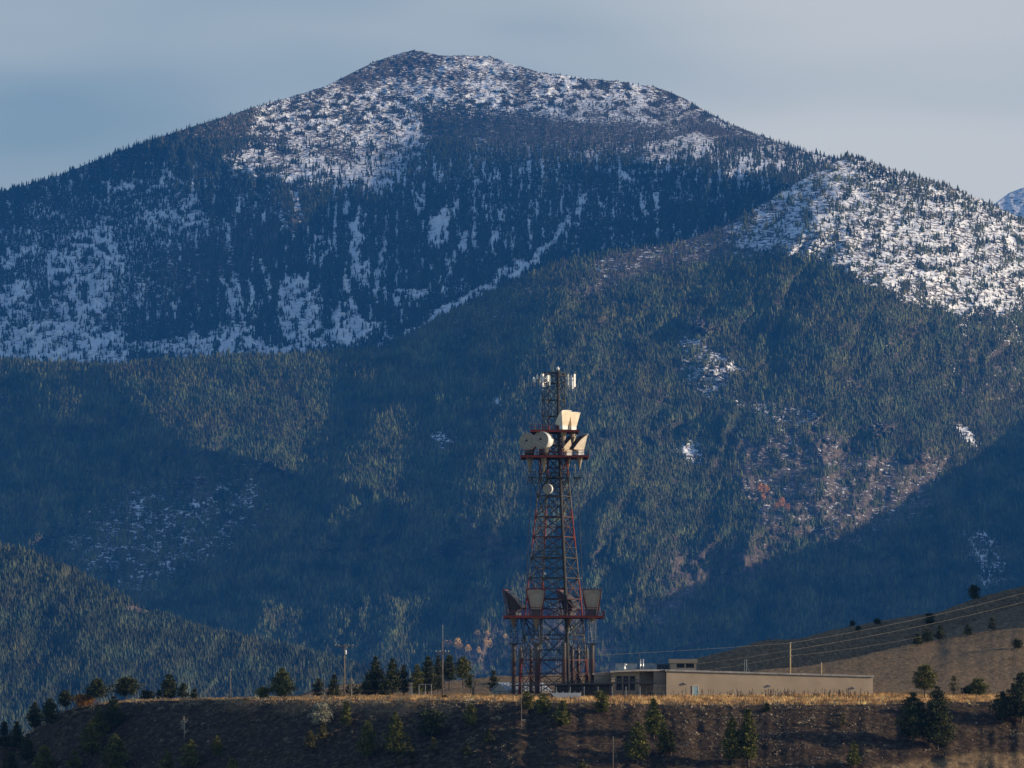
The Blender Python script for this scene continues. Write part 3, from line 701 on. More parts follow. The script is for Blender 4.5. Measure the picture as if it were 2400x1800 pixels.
# out of sight: the valley side below the camera and the valley floor beyond
def zfar(px, z0, k): return z0 * (1 - k) + k * -85
rowsP = []
L0 = lipY(PXS) - 110; z0 = GZ[0]
for k, zz in ((-.45, 19.0), (-.1, 18.6), (0.02, 18.0), (.1, 11), (.25, -8), (.5, -32), (.75, -40), (.9, None)):
    Y = L0 * k; x = (PXS - 1200) / F * np.maximum(Y, 700)
    z = np.full_like(PXS, zz) if zz is not None else z0 * .6 - 38 * .4
    rowsP.append(np.stack([x, Y, np.minimum(z, 19.0)], -1))
near = np.stack(rowsP)
mid = np.stack([GXX, GY, GZ], -1)
L1 = lipY(PXS) + VS[-1]; zl = GZ[-1]; far = []
for k in (.02, .06, .12, .25, .5, .75, 1.0):
    Y = L1 + (9500 - L1) * k
    far.append(np.stack([(PXS - 1200) / F * Y, Y, zl + (-88 - zl) * min(1, k * 9)], -1))
G = np.concatenate([near, mid, np.stack(far)], 0); nr, nc = G.shape[:2]
idx = np.arange(nr * nc).reshape(nr, nc)
Q = np.stack([idx[:-1, :-1], idx[:-1, 1:], idx[1:, 1:], idx[1:, :-1]], -1).reshape(-1, 4)
def straw_mask(px, v):
    b = sstep(-2, 3, v + 3 * fbm(px / 40, px * 0, 235, 3)) * sstep(70, 50, v)
    b = np.maximum(b, .8 * sstep(90, 110, v) * sstep(1500, 1900, px)); b = np.maximum(b, .65 * sstep(50, 70, v) * sstep(620, 760, px))
    b = np.maximum(b, .5 * sstep(-16, -4, v) * sstep(400, 600, px) * sstep(1200, 1000, px))
    b = np.maximum(b, .9 * poly(px, v, [(1980, -60), (2050, -30), (2250, -26), (2700, -20), (2700, -60)], 6))
    return b
SM = straw_mask(GX, GV); SM = np.concatenate([np.zeros((len(near), nc)), SM, np.full((len(far), nc), .2)], 0)
t = NT('bench_soil'); Pn = t.pos(); sm = t.attr('straw').outputs['Fac']
n1 = t.noise(Pn, .9, 6, .65); n2 = t.noise(Pn, .12, 4, .6)
soil = t.ramp(n1, [(.30, (.020, .014, .011)), (.52, (.050, .035, .024)), (.70, (.13, .092, .062))])
straw = t.ramp(t.noise(t.scale(Pn, (1.4, .35, 1.4)), 1.0, 6, .62), [(.28, (.085, .058, .036)), (.5, (.17, .118, .068)), (.72, (.30, .21, .12))])
k = t.maprange(t.math('ADD', sm, t.math('MULTIPLY_ADD', n2, .9, -.45)), .28, .62)
t.bump(t.noise(Pn, 1.6, 6, .7), .8, .5)
MAT_GROUND = t.fin(t.mix(k, soil, straw), .95, spec=.08)
tag(mesh_np('ground', G.reshape(-1, 3), Q, MAT_GROUND, smooth=True, attrs={'straw': SM.ravel()}), kind='structure')

def hit(px, row):
    """where the line of sight through (px,row) first meets the ground"""
    v = np.arange(-60, 420, .5); p = np.full_like(v, float(px)); z = ground_vz(p, v); Y = lipY(p) + v
    r = HROW - (z - EYE) / Y * F
    i = np.argmax(r <= row) if (r <= row).any() else int(np.argmin(r))
    return Vector((X(px, Y[i]), Y[i], z[i])), v[i]
def gz_at(px, v): return float(ground_vz(np.array([float(px)]), np.array([float(v)]))[0])
def at_depth(px, Y):
    L = float(lipY(np.array([float(px)]))[0]); return Vector((X(px, Y), Y, gz_at(px, Y - L)))

# ---------------------------------------------------------------- ground cover: grass, sagebrush, stones
def blades(name, px, v, h, spread, nb, tint, mat, lean=.35, wid=.035):
    n = len(px); Y = lipY(px) + v; z = ground_vz(px, v); base = np.stack([X(px, Y), Y, z - .03], -1)
    base = np.repeat(base, nb, 0) + rng.normal(0, 1, (n * nb, 3)) * np.array([spread, spread, 0])
    hh = np.repeat(h, nb) * rng.uniform(.55, 1.15, n * nb); a = rng.uniform(0, 2 * np.pi, n * nb)
    ln = rng.uniform(0, lean, n * nb) * hh; dr = rng.uniform(0, 2 * np.pi, n * nb)
    wv = np.stack([np.cos(a), np.sin(a), 0 * a], -1) * wid * rng.uniform(.7, 1.5, n * nb)[:, None]
    top = base + np.stack([np.cos(dr) * ln, np.sin(dr) * ln, hh], -1)
    V = np.stack([base - wv, base + wv, top], 1).reshape(-1, 3)
    return mesh_np(name, V, np.arange(len(V)).reshape(-1, 3), mat, attrs={'tint': np.repeat(np.repeat(tint, nb, 0), 3, 0)})
MAT_STRAW = tint_mat('dry_grass_blades'); MAT_SAGE = tint_mat('sagebrush_leaves')
n = 150000
px = rng.uniform(-60, 2500, n); v = np.concatenate([rng.uniform(-45, 62, n * 2 // 3), rng.uniform(62, 300, n - n * 2 // 3)])
keep = rng.uniform(0, 1, n) < (straw_mask(px, v) * .9 + .05) * np.clip(.55 + 1.6 * fbm(px / 30, v / 6, 231, 3), .12, 1.2) * np.where(v < 62, 1, .22)
px, v = px[keep], v[keep]
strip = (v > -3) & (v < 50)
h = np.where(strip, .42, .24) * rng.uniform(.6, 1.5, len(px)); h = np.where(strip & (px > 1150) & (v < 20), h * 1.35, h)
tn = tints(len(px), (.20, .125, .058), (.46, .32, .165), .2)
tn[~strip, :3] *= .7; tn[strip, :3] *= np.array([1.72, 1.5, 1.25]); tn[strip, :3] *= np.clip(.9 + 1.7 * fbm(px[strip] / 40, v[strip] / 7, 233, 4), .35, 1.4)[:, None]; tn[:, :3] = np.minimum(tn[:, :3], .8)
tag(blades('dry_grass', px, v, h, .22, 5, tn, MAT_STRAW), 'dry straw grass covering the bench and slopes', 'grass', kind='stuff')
def shrub_mass(name, px, v, size, tint, mat, nl=46):
    n = len(px); Y = lipY(px) + v; z = ground_vz(px, v); c = np.stack([X(px, Y), Y, z], -1)
    th = rng.uniform(0, 2 * np.pi, (n, nl)); ph = np.arccos(rng.uniform(0, 1, (n, nl))); q = rng.uniform(.45, 1.05, (n, nl))
    d = np.stack([np.sin(ph) * np.cos(th), np.sin(ph) * np.sin(th), np.cos(ph) * .85], -1)
    p = c[:, None] + d * (q * size[:, None])[..., None]
    e = .16 * size[:, None, None]; r1 = rng.normal(0, 1, (n, nl, 3)); r2 = rng.normal(0, 1, (n, nl, 3))
    V = np.stack([p - r1 * e * .5, p + r1 * e * .5, p + (d + r2 * .4) * e * 1.6], 2).reshape(-1, 3)
    T = np.repeat(np.repeat(tint, nl, 0) * np.concatenate([rng.uniform(.7, 1.3, (n * nl, 1)).repeat(3, 1), np.ones((n * nl, 1))], 1), 3, 0)
    return mesh_np(name, V, np.arange(len(V)).reshape(-1, 3), mat, attrs={'tint': T})
n = 1500
px = rng.uniform(-40, 2450, n); v = np.where(rng.uniform(0, 1, n) < .5, rng.normal(-2, 3.5, n), rng.uniform(-40, 8, n))
keep = rng.uniform(0, 1, n) < np.where(px < 1250, .75, .22) * np.where(v < -10, .5, 1); px, v = px[keep], v[keep]
tag(shrub_mass('sagebrush', px, v, rng.uniform(.35, .95, len(px)), tints(len(px), (.13, .10, .07), (.30, .25, .17), .2), MAT_SAGE), 'low tan sagebrush clumps along the bench edge', 'shrubs', kind='stuff')
n = 1500; px = rng.uniform(-40, 2450, n); v = rng.uniform(-42, -3, n); keep = fbm(px / 50, v / 8, 251, 3) > -.08; px, v = px[keep], v[keep]
tag(shrub_mass('slope_weeds', px, v, rng.uniform(.18, .55, len(px)), tints(len(px), (.07, .052, .030), (.24, .17, .085), .3), MAT_SAGE, 26), 'small tan and olive weed tufts dotted over the slope', 'weeds', kind='stuff')
n = 700; px = rng.uniform(1500, 2450, n); v = rng.uniform(108, 290, n)
tag(shrub_mass('hill_brush', px, v, rng.uniform(.3, .7, n), tints(n, (.06, .06, .035), (.16, .13, .08), .2), MAT_SAGE, 30), 'small dark brush dotted over the grassy hill', 'shrubs', kind='stuff')
# stones lying on the slope
def stones(name, px, v, size, tint, mat):
    n = len(px); Y = lipY(px) + v; z = ground_vz(px, v); c = np.stack([X(px, Y), Y, z], -1)
    tv = np.array([(1, 0, 0), (-.8, .2, 0), (.1, 1, 0), (0, -.9, .1), (.1, 0, .8), (0, .1, -.6)]); tf = np.array([(0, 2, 4), (2, 1, 4), (1, 3, 4), (3, 0, 4), (2, 0, 5), (1, 2, 5), (3, 1, 5), (0, 3, 5)])
    j = tv[None] * rng.uniform(.6, 1.3, (n, 6, 3)); a = rng.uniform(0, 6.28, n); cs, sn = np.cos(a)[:, None], np.sin(a)[:, None]
    jj = np.stack([j[..., 0] * cs - j[..., 1] * sn, j[..., 0] * sn + j[..., 1] * cs, j[..., 2]], -1)
    V = (c[:, None] + jj * size[:, None, None]).reshape(-1, 3)
    Fc = (tf[None] + (np.arange(n) * 6)[:, None, None]).reshape(-1, 3)
    return mesh_np(name, V, Fc, mat, attrs={'tint': np.repeat(tint, 6, 0)})
n = 30000; px = rng.uniform(-40, 2450, n); v = rng.uniform(-42, -1, n)
rocky = poly(px, v, [(1480, -2), (2080, -2), (2080, -26), (1900, -30), (1500, -22)], 8)
keep = rng.uniform(0, 1, n) < (.12 + .88 * rocky) * np.clip(.5 + 1.5 * fbm(px / 40, v / 5, 241, 3), .05, 1); px, v = px[keep], v[keep]
tag(stones('loose_stones', px, v, rng.gamma(3, .048, len(px)), tints(len(px), (.075, .058, .044), (.24, .185, .13), .25), tint_mat('grey_brown_stone', .95)), 'loose grey brown stones littering the cut slope', 'stones', kind='stuff')
# tall dead stalks in front of the long wall
n = 190; px = np.concatenate([rng.uniform(1705, 1740, 26), rng.uniform(1755, 1772, 10), rng.uniform(1785, 1990, 110), rng.uniform(1560, 1700, 22), rng.uniform(1960, 2040, 22)]); v = rng.uniform(30, 39, n) - 4
V = MB()
for a, b in zip(px, v):
    Y = float(lipY(np.array([a]))[0]) + b; zz = gz_at(a, b); h = rng.uniform(.7, 2.1) * rng.uniform(.7, 1); x = X(a, Y)
    dx = rng.normal(0, .08)
    V.tube([(x, Y, zz - .1), (x + dx * .5, Y, zz + h * .5), (x + dx, Y, zz + h)], [.03, .035, .02], 4)
    V.tube([(x + dx * .6, Y, zz + h * .62), (x + dx * .8, Y, zz + h * .8), (x + dx, Y, zz + h)], [.03, .085, .03], 5)
tag(V.build('dead_weed_stalks', weathered('brown_weed_stalk', (.05, .032, .018), (.12, .08, .045), 4)), 'tall brown dead weed stalks in front of the long wall', 'weeds', kind='stuff')
# ================================================================ lattice radio tower (12 photo pixels to the metre)
TY = 1000.0; TPX = 1298.0; TROW = 1626.0
def L(px, row, y=0.0): return Vector(((px - TPX) / 12, y, (TROW - row) / 12))
tower = thing('radio_tower', 'tall red and grey lattice radio tower with horn and drum antennas on three decks', 'tower', (X(TPX, TY), TY, Z(TROW, TY)))
# banded paint on rusting steel, the bands set by height
t = NT('banded_tower_paint'); o = t.obj(); sx = t.n('ShaderNodeSeparateXYZ'); t.l(o, sx.inputs[0])
zz = t.math('DIVIDE', sx.outputs['Z'], 70.0)
def hf(row): return (TROW - row) / 12 / 70
red, grey, dark = (.23, .019, .009), (.11, .10, .095), (.03, .028, .028)
band = t.ramp(zz, [(0, red), (hf(1545), grey), (hf(1450), red), (hf(1362), grey), (hf(1283), red), (hf(1194), grey), (hf(1116), red), (hf(998), dark)], 'CONSTANT')
rust = t.noise(o, 1.3, 5, .65)
MAT_BAND = t.fin(t.mix(t.maprange(rust, .45, .7), band, (.05, .025, .015)), .65, .0)
t = NT('dark_brace_steel'); o = t.obj(); sx = t.n('ShaderNodeSeparateXYZ'); t.l(o, sx.inputs[0])
zz = t.math('DIVIDE', sx.outputs['Z'], 70.0)
band = t.ramp(zz, [(0, (.085, .015, .010)), (hf(1545), (.035, .032, .03)), (hf(1450), (.075, .013, .009)), (hf(1362), (.028, .026, .026)), (hf(1283), (.075, .013, .009)), (hf(1194), (.028, .026, .026)), (hf(1116), (.07, .012, .009)), (hf(998), (.018, .018, .02))], 'CONSTANT')
MAT_BRACE = t.fin(t.mix(t.noise(o, 2, 4), band, (.03, .025, .025)), .6)
MAT_ORANGE = weathered('orange_deck_paint', (.19, .026, .009), (.095, .013, .008), 1.2, .6)
MAT_RAIL = weathered('red_rail_paint', (.16, .018, .011), (.08, .012, .010), 2.0, .5)
MAT_GALV = weathered('galvanised_steel', (.20, .21, .22), (.42, .42, .41), 2.0, .5, .3)
MAT_DKST = weathered('dark_steel', (.022, .022, .026), (.07, .065, .06), 2.0, .6)
MAT_HORN = weathered('cream_horn_paint', (.62, .53, .40), (.80, .71, .56), .9, .5, bump=.15)
MAT_FACE = weathered('taupe_horn_cover', (.26, .215, .16), (.34, .285, .22), 1.1, .75)
MAT_TAN = weathered('dull_tan_cover', (.27, .225, .17), (.37, .31, .24), 1.3, .8)
MAT_WHITE = weathered('white_antenna_shell', (.62, .62, .60), (.80, .79, .76), 1.6, .45)
MAT_BLACK = weathered('black_cable_jacket', (.010, .010, .011), (.022, .02, .02), 2, .6)
MAT_DKCOV = weathered('dark_and_shaded_metal', (.025, .024, .026), (.06, .055, .05), 1.5, .5)

PH = math.radians(23)
def hx(row):
    return np.interp(row, [850, 1014, 1074, 1140, 1210, 1364, 1449, 1622], [27.6, 28.5, 33.0, 39.5, 47.0, 64.8, 73.5, 88.5]) / 12
def corner(k, row):
    a = PH + k * math.pi / 2; R = float(hx(row)); return Vector((R * math.cos(a), R * math.sin(a), (TROW - row) / 12))
ROWS = [874, 899, 938, 976, 1014, 1044, 1074, 1119, 1163, 1212, 1259, 1308, 1355, 1404, 1449, 1547, 1624]
for k in range(4):
    m = MB(); pts = [corner(k, r) for r in ROWS]
    thick = {3: .22, 0: .16, 1: .16, 2: .13}[k]
    m.tube(pts, [(.09 if r < 1014 else thick) for r in ROWS], 8)
    for r in ROWS[4:]: m.lathe([(thick * 1.55, -.14), (thick * 1.55, .14)], 8, org=corner(k, r))
    m.build('leg', MAT_BAND, tower, True)
for i in range(len(ROWS) - 1):       # one storey of bracing = one part
    m = MB(); a, b = ROWS[i], ROWS[i + 1]; top = a < 1014
    w = .095 if top else .15
    for k in range(4):
        p, q, r, s = corner(k, a), corner((k + 1) % 4, a), corner(k, b), corner((k + 1) % 4, b)
        m.bar(p, q, w * 1.5)
        c = (p + q + r + s) / 4
        m.bar(p, s, w); m.bar(q, r, w)
        if not top:
            mid = (r + s) / 2; m.bar((p + r) / 2, c, w * .7); m.bar(c, (q + s) / 2, w * .7)
            if (b - a) > 80: m.bar((p + c) / 2, (p + r) / 2, w * .6); m.bar((q + c) / 2, (q + s) / 2, w * .6); m.bar((r + c) / 2, (p + r) / 2, w * .6); m.bar((s + c) / 2, (q + s) / 2, w * .6)
    if b - a > 70:
        for k in range(4):
            for u in (.4, .76):
                r_ = a + (b - a) * u; P0, P1 = corner(k, r_), corner((k + 1) % 4, r_); m.bar(P0, P1, w * .9)
                m.bar(P0, (corner(k, b) * .7 + corner((k + 1) % 4, b) * .3), w * .6); m.bar(P1, (corner(k, b) * .3 + corner((k + 1) % 4, b) * .7), w * .6)
    m.bar(corner(0, a), corner(2, a), w); m.bar(corner(1, a), corner(3, a), w)
    m.build('cross_bracing', MAT_BRACE, tower)
# cable run strapped down the camera side of the front leg
m = MB()
for dx, dy in ((-.16, -.34), (.14, -.36), (0, -.42)): m.tube([corner(3, r) + Vector((dx, dy, 0)) for r in ROWS if r > 1000], .15, 7)
m.build('cable_run', MAT_BLACK, tower)
# mast, ladder, feed lines
m = MB(); m.tube([L(1307.5, 1014, -.5), L(1307.5, 868, -.5)], .27, 10); m.build('mast', MAT_DKST, tower, True)
m = MB(); m.lathe([(.05, 0), (.28, 0), (.30, .35), (.15, .6), (.03, .7)], 12, org=L(1307.5, 868, -.5)); m.build('mast_cap', MAT_WHITE, tower, True)
m = MB()
for d in (-.2, .2): m.bar(L(1309, 1622, .6) + Vector((d, 0, 0)), L(1302, 880, .3) + Vector((d, 0, 0)), .05)
for i in range(150):
    u = i / 150; c = L(1309, 1622, .6).lerp(L(1302, 880, .3), u); m.bar(c - Vector((.2, 0, 0)), c + Vector((.2, 0, 0)), .03)
m.build('ladder', MAT_DKST, tower)
for (x0, x1, y0, r0, r1) in ((1230, 1245, -1, 1440, 1120), (1369, 1353, 1, 1440, 1120), (1262, 1281, -2, 1440, 1130), (1331, 1318, 2, 1440, 1130), (1268, 1283, .6, 1600, 1080), (1325, 1316, -1.0, 1600, 1020)):
    MB().tube([L(x0, r0, y0), L(x1, r1, y0 * .7)], .055, 6).build('feed_line', MAT_DKST, tower)
def guard(m, a, b, n, h=1.05, w=.055):
    for j in (h, h * .5): m.bar(a + Vector((0, 0, j)), b + Vector((0, 0, j)), w)
    for i in range(n + 1):
        p = a.lerp(b, i / n); m.bar(p, p + Vector((0, 0, h)), w)
def deck(row, px0, px1, y0, y1, mat, th=.45, rail=True, hole=1.0, rail_mat=None, lab=None, edges='fblr', n=9):
    z = (TROW - row) / 12; x0, x1 = (px0 - TPX) / 12, (px1 - TPX) / 12
    m = MB(); b = .28
    for (a0, a1, c0, c1) in ((x0, x1, y0, y0 + b), (x0, x1, y1 - b, y1), (x0, x0 + b, y0 + b, y1 - b), (x1 - b, x1, y0 + b, y1 - b)): m.box(a0, a1, c0, c1, z - th, z)
    k = int((x1 - x0) / 1.3)
    for i in range(1, k):
        xx = x0 + (x1 - x0) * i / k; m.box(xx - .06, xx + .06, y0 + b, y1 - b, z - th * .8, z - .08)
    m.box(x0 + b, x1 - b, y0 + b, y1 - b, z - .07, z - .02)
    d = m.build('platform', mat, tower, label=lab)
    if rail:
        r = MB(); P = [Vector((x0 + .05, y0 + .05, z)), Vector((x1 - .05, y0 + .05, z)), Vector((x1 - .05, y1 - .05, z)), Vector((x0 + .05, y1 - .05, z))]
        if 'f' in edges: guard(r, P[0], P[1], n)
        if 'r' in edges: guard(r, P[1], P[2], 5)
        if 'b' in edges: guard(r, P[2], P[3], n)
        if 'l' in edges: guard(r, P[3], P[0], 5)
        r.build('railing', rail_mat or MAT_RAIL, d)
    return d
deck(1010, 1243, 1357, -4.6, 4.6, MAT_ORANGE, .42, True, lab='upper orange deck with the pair of lit horns', edges='lb', n=8)
m = MB(); guard(m, L(1244, 1010, -4.55), L(1306, 1010, -4.55), 6); m.build('railing', MAT_RAIL, tower)
deck(1070, 1220, 1379, -5.6, 5.6, MAT_ORANGE, .40, True, lab='middle red deck with two drums and two horns', n=12)
deck(1444, 1180, 1415, -8.6, 8.6, MAT_ORANGE, .48, True, lab='lowest and widest red deck', n=16)
for (row, a, b, y0, y1) in ((1119, 1236.5, 1257, -3.4, -1.2), (1119, 1264, 1292, -4.4, -2.2), (1119, 1310, 1334, -4.2, -2.0), (1119, 1342, 1363, -1.5, .8), (1119, 1280, 1312, 1.6, 3.8)):
    d = deck(row, a, b, y0, y1, MAT_DKST, .2, True, rail_mat=MAT_GALV if a > 1335 else MAT_DKST, n=3)
    m = MB(); x0, x1 = (a - TPX) / 12, (b - TPX) / 12; z = (TROW - row) / 12 - .2; h = 1.0
    for (p, q) in (((x0, y0), (x1, y0)), ((x1, y0), (x1, y1)), ((x1, y1), (x0, y1)), ((x0, y1), (x0, y0))):
        P0, P1 = Vector((*p, z)), Vector((*q, z)); dn = Vector((0, 0, -h))
        m.bar(P0, P0 + dn, .06); m.bar(P0 + dn, P1 + dn, .06)
        for i in range(2):
            A, B = P0.lerp(P1, i / 2), P0.lerp(P1, (i + 1) / 2); m.bar(A, B + dn, .045); m.bar(B, A + dn, .045)
    m.build('hanging_frame', MAT_GALV if a > 1335 else MAT_DKST, d)
for (px, y) in ((1246, -2.3), (1352, -.5), (1285, -3.5), (1320, -3.2)):   # struts under the small decks
    m = MB(); 
    k = min(range(4), key=lambda q: (corner(q, 1160) - L(px, 1160, y)).length)
    m.bar(L(px, 1121, y), corner(k, 1163), .09); m.build('deck_strut', MAT_BRACE, tower)
deck(1306, 1249, 1311, -3.6, -1.4, MAT_DKST, .25, True, rail_mat=MAT_DKST, lab='small dark work deck halfway up', n=9)
# knee braces below the big decks
for (row, rr, xs, ys) in ((1073, 1116, 36, 4.2), (1449, 1496, 78, 7.0)):
    for sx_ in (-1, 1):
        for sy in (-1, 1):
            m = MB(); P0 = L(TPX + sx_ * xs, row, sy * ys)
            k = min(range(4), key=lambda q: (corner(q, rr) - P0).length)
            m.bar(P0, corner(k, rr), .12); m.bar(L(TPX + sx_ * xs, row, sy * ys * .3), corner(k, rr), .09); m.bar(L(TPX + sx_ * xs * .4, row, sy * ys), corner(k, rr), .09)
            m.build('knee_brace', MAT_BRACE, tower)

# ---- horn-reflector antennas: pyramid foot, slanting reflector back, open face
def horn(px, row, y, az, s=1.0, face=MAT_HORN, body=MAT_HORN, framed=False, foot=3.2, lab=None):
    """az: compass of the open face, 0 = to the camera, +90 = to the right of the picture"""
    h = bpy.data.objects.new('horn_antenna', None)
    def prof(f, z, w): return [(-w, f, z), (w, f, z)]
    B = MB()
    a, b, c_, d = (.60 * s, .55 * s, .9 * s), (-1.55 * s, 1.15 * s, .95 * s), (.98 * s, 3.7 * s, 1.30 * s), (.52 * s, .95 * s, .70 * s)
    # back lower edge -> reflector -> top front
    n = 7; ring = []
    for i in range(n + 1):
        u = i / n; f = b[0] + (c_[0] - b[0]) * u; z = b[1] + (c_[1] - b[1]) * u + .34 * s * math.sin(math.pi * u); w = b[2] + (c_[2] - b[2]) * u
        ring.append((f, z, w))
    fb = (-.45 * s, .75 * s, .55 * s)
    vs = [(-w, f, z) for f, z, w in ring] + [(w, f, z) for f, z, w in ring]
    nb = len(ring)
    vs += [(-fb[2], fb[0], fb[1]), (fb[2], fb[0], fb[1]), (-d[2], d[0], d[1]), (d[2], d[0], d[1])]
    i0, i1, i2, i3 = 2 * nb, 2 * nb + 1, 2 * nb + 2, 2 * nb + 3
    fs = [(i, i + 1, nb + i + 1, nb + i) for i in range(nb - 1)]
    fs += [(0, nb, i1, i0), (i0, i1, i3, i2)]
    fs += [tuple([i0] + [i2] + list(range(nb - 1, -1, -1))), tuple([i1] + list(range(nb, 2 * nb)) + [i3])]
    B.add(vs, fs)
    obj = B.build('horn_antenna', body, tower, label=lab)
    bpy.data.objects.remove(h)
    obj.location = L(px, row, y); obj.rotation_euler = (0, 0, math.radians(az) + math.pi)
    if body is MAT_DKCOV or face is MAT_DKCOV:
        m = MB(); o_ = .05 * s; R_ = [(x_ * w * 1.01, f - o_, z + o_) for f, z, w in ring for x_ in (-1, 1)]; R2_ = [(x_, f + o_ * .7, z - o_ * .7) for x_, f, z in R_]
        k = len(R_); m.add(R_ + R2_, [(2 * i, 2 * i + 2, 2 * i + 3, 2 * i + 1) for i in range(nb - 1)] + [(k + 2 * i, k + 2 * i + 1, k + 2 * i + 3, k + 2 * i + 2) for i in range(nb - 1)] + [(2 * i, k + 2 * i, k + 2 * i + 2, 2 * i + 2) for i in range(nb - 1)] + [(2 * i + 1, 2 * i + 3, k + 2 * i + 3, k + 2 * i + 1) for i in range(nb - 1)])
        m.build('reflector_shade', MAT_DKCOV, obj)  # dark sheet: shade on the reflector's upper side put into the colour
    # open face, slightly bowed top
    m = MB(); top = []; nn = 10; off = .05 * s
    for i in range(nn + 1):
        u = -1 + 2 * i / nn; top.append((u * c_[2] * 1.0, c_[0] + off, c_[1] + .16 * s * (1 - u * u) - .05 * s))
    lowv = [(d[2], d[0] + off, d[1]), (-d[2], d[0] + off, d[1])]
    vs = top + lowv; k = len(vs); vs2 = [(x, f - off * .8, z) for x, f, z in vs]
    m.add(vs + vs2, [tuple(range(k)), tuple(range(2 * k - 1, k - 1, -1))] + [(i, k + i, k + (i + 1) % k, (i + 1) % k) for i in range(k)])
    m.build('aperture_cover', face, obj)
    m = MB(); r = top
    for i in range(nn): m.bar(Vector(r[i]) + Vector((0, .04, .04)), Vector(r[i + 1]) + Vector((0, .04, .04)), .10 * s)
    if not framed: m.build('aperture_rim', MAT_WHITE, obj)
    m = MB(); m.hexa([(-.62 * s, -.5 * s, .0), (.62 * s, -.5 * s, .0), (.62 * s, .5 * s, .0), (-.62 * s, .5 * s, .0), (-.68 * s, -.5 * s, .93 * s), (.68 * s, -.5 * s, .93 * s), (.68 * s, .52 * s, .93 * s), (-.68 * s, .52 * s, .93 * s)])
    m.build('collar', MAT_WHITE if not framed else MAT_DKST, obj)
    m = MB(); m.box(-.95 * s, .95 * s, -.8 * s, .8 * s, 0.0, .14 * s); m.build('mount_plate', MAT_DKST, obj)
    if foot:
        m = MB(); m.lathe([(.62 * s, 0), (.06, -foot)], 8, org=(0, 0, -.3)); m.build('feed_cone', MAT_FACE, obj)
    if framed:
        m = MB(); fr = c_[0] + .18 * s; W = c_[2] * 1.08; tz = c_[1] + .2 * s; bw = d[2] * 1.15; bf = d[0] + .18 * s
        for sgn in (-1, 1):
            m.bar((sgn * W, fr, tz), (sgn * bw, bf, .1), .12 * s); m.bar((sgn * W, fr, tz), (sgn * b[2], b[0], b[1]), .08 * s)
            m.bar((sgn * bw, bf, .1), (sgn * b[2], b[0], b[1]), .08 * s)
            for u in (.25, .5, .75):
                q = Vector((sgn * W, fr, tz)).lerp(Vector((sgn * bw, bf, .1)), u); e = Vector((sgn * b[2], b[0], b[1])).lerp(Vector((sgn * W, fr, tz)), 1 - u); m.bar(q, e, .055 * s)
        m.bar((-W, fr, tz), (W, fr, tz), .12 * s); m.bar((-bw, bf, 1.2 * s), (bw, bf, 1.2 * s), .08 * s)
        m.build('support_frame', MAT_RAIL, obj)
    return obj
horn(1320.5, 1010, -2.6, 38, 1.0, lab='left horn of the bright pair on the upper deck')
horn(1341.5, 1010, -.8, 38, .93, lab='right horn of the bright pair on the upper deck')
horn(1358, 1070, -2.6, 114, 1.12, face=MAT_DKCOV, lab='outer horn with a dark slanted back at the right of the middle deck', foot=2.4)
horn(1331, 1070, 1.6, 114, 1.12, face=MAT_DKCOV, lab='inner horn opening to the right behind the bracing', foot=2.4)
horn(1256, 1444, -6.2, -2, 1.32, face=MAT_TAN, body=MAT_DKCOV, framed=True, lab='red framed horn left of centre on the lowest deck', foot=2.5)
horn(1387, 1444, -5.0, -4, 1.32, face=MAT_TAN, body=MAT_DKCOV, framed=True, lab='red framed horn at the right end of the lowest deck', foot=1.2)
horn(1204, 1444, -1.5, -112, 1.32, face=MAT_TAN, body=MAT_DKCOV, framed=True, lab='dark horn leaning left at the left end of the lowest deck', foot=2.4)
horn(1333, 1444, 4.0, -118, 1.32, face=MAT_TAN, body=MAT_DKCOV, framed=True, lab='dark horn behind the bracing of the lowest deck', foot=2.4)

# ---- drum antennas on cone feet
def drum(px, row, y, R, depth, az, lab):
    a = math.radians(az); ax = Vector((math.sin(a), -math.cos(a), 0))
    c = L(px, row, y)
    m = MB(); m.lathe([(R, 0), (R, -depth * .55), (R * .93, -depth), (R * .5, -depth * 1.12)], 36, ax, c); o = m.build('drum_antenna', MAT_WHITE, tower, True, lab)
    m = MB(); m.lathe([(R * .99, .0), (R * .99, .05), (R * .9, .09)], 36, ax, c); m.build('face_cover', MAT_FACE, o)
    up = Vector((0, 0, 1)); sd = ax.cross(up)
    m = MB(); q = c + ax * .10 + up * R * .12; m.lathe([(.26, 0), (.26, .03), (.2, .04)], 14, ax, q); m.build('face_hatch', MAT_BRACE, o)
    m = MB()
    for s_, e_ in (((-.75, -.42), (.1, -.05)), ((-.45, -.75), (.6, -.2)), ((-.2, .1), (.75, .5))):
        p0 = c + ax * .11 + sd * s_[0] * R + up * s_[1] * R; p1 = c + ax * .11 + sd * e_[0] * R + up * e_[1] * R; m.bar(p0, p1, .03)
    m.build('face_seam', MAT_WHITE, o)
    b = c - ax * depth * .55; z1 = (TROW - 1070) / 12
    m = MB(); m.lathe([(R * .62, b.z - R * .8), (R * .5, z1 + .1)], 14, org=(b.x, b.y, 0)); m.build('drum_pedestal', MAT_DKST, o, True)
    m = MB(); m.lathe([(R * .42, z1 - .3), (.06, z1 - 3.3)], 12, org=(b.x, b.y, 0)); m.build('feed_cone', MAT_FACE, o, True)
drum(1234.5, 1037, -3.2, 1.72, 2.0, -30, 'left drum antenna on the middle deck')
drum(1267, 1034, -4.6, 1.72, 2.2, -30, 'larger looking drum antenna next to the mast on the middle deck')
a = math.radians(-22); ax = Vector((math.sin(a), -math.cos(a), 0)); c = L(1282.5, 1148, -4.4)
m = MB(); m.lathe([(.98, 0), (.98, -.55), (.55, -.9), (.2, -1.0)], 28, ax, c); d = m.build('dish_antenna', MAT_WHITE, tower, True, 'small round dish below the small decks')
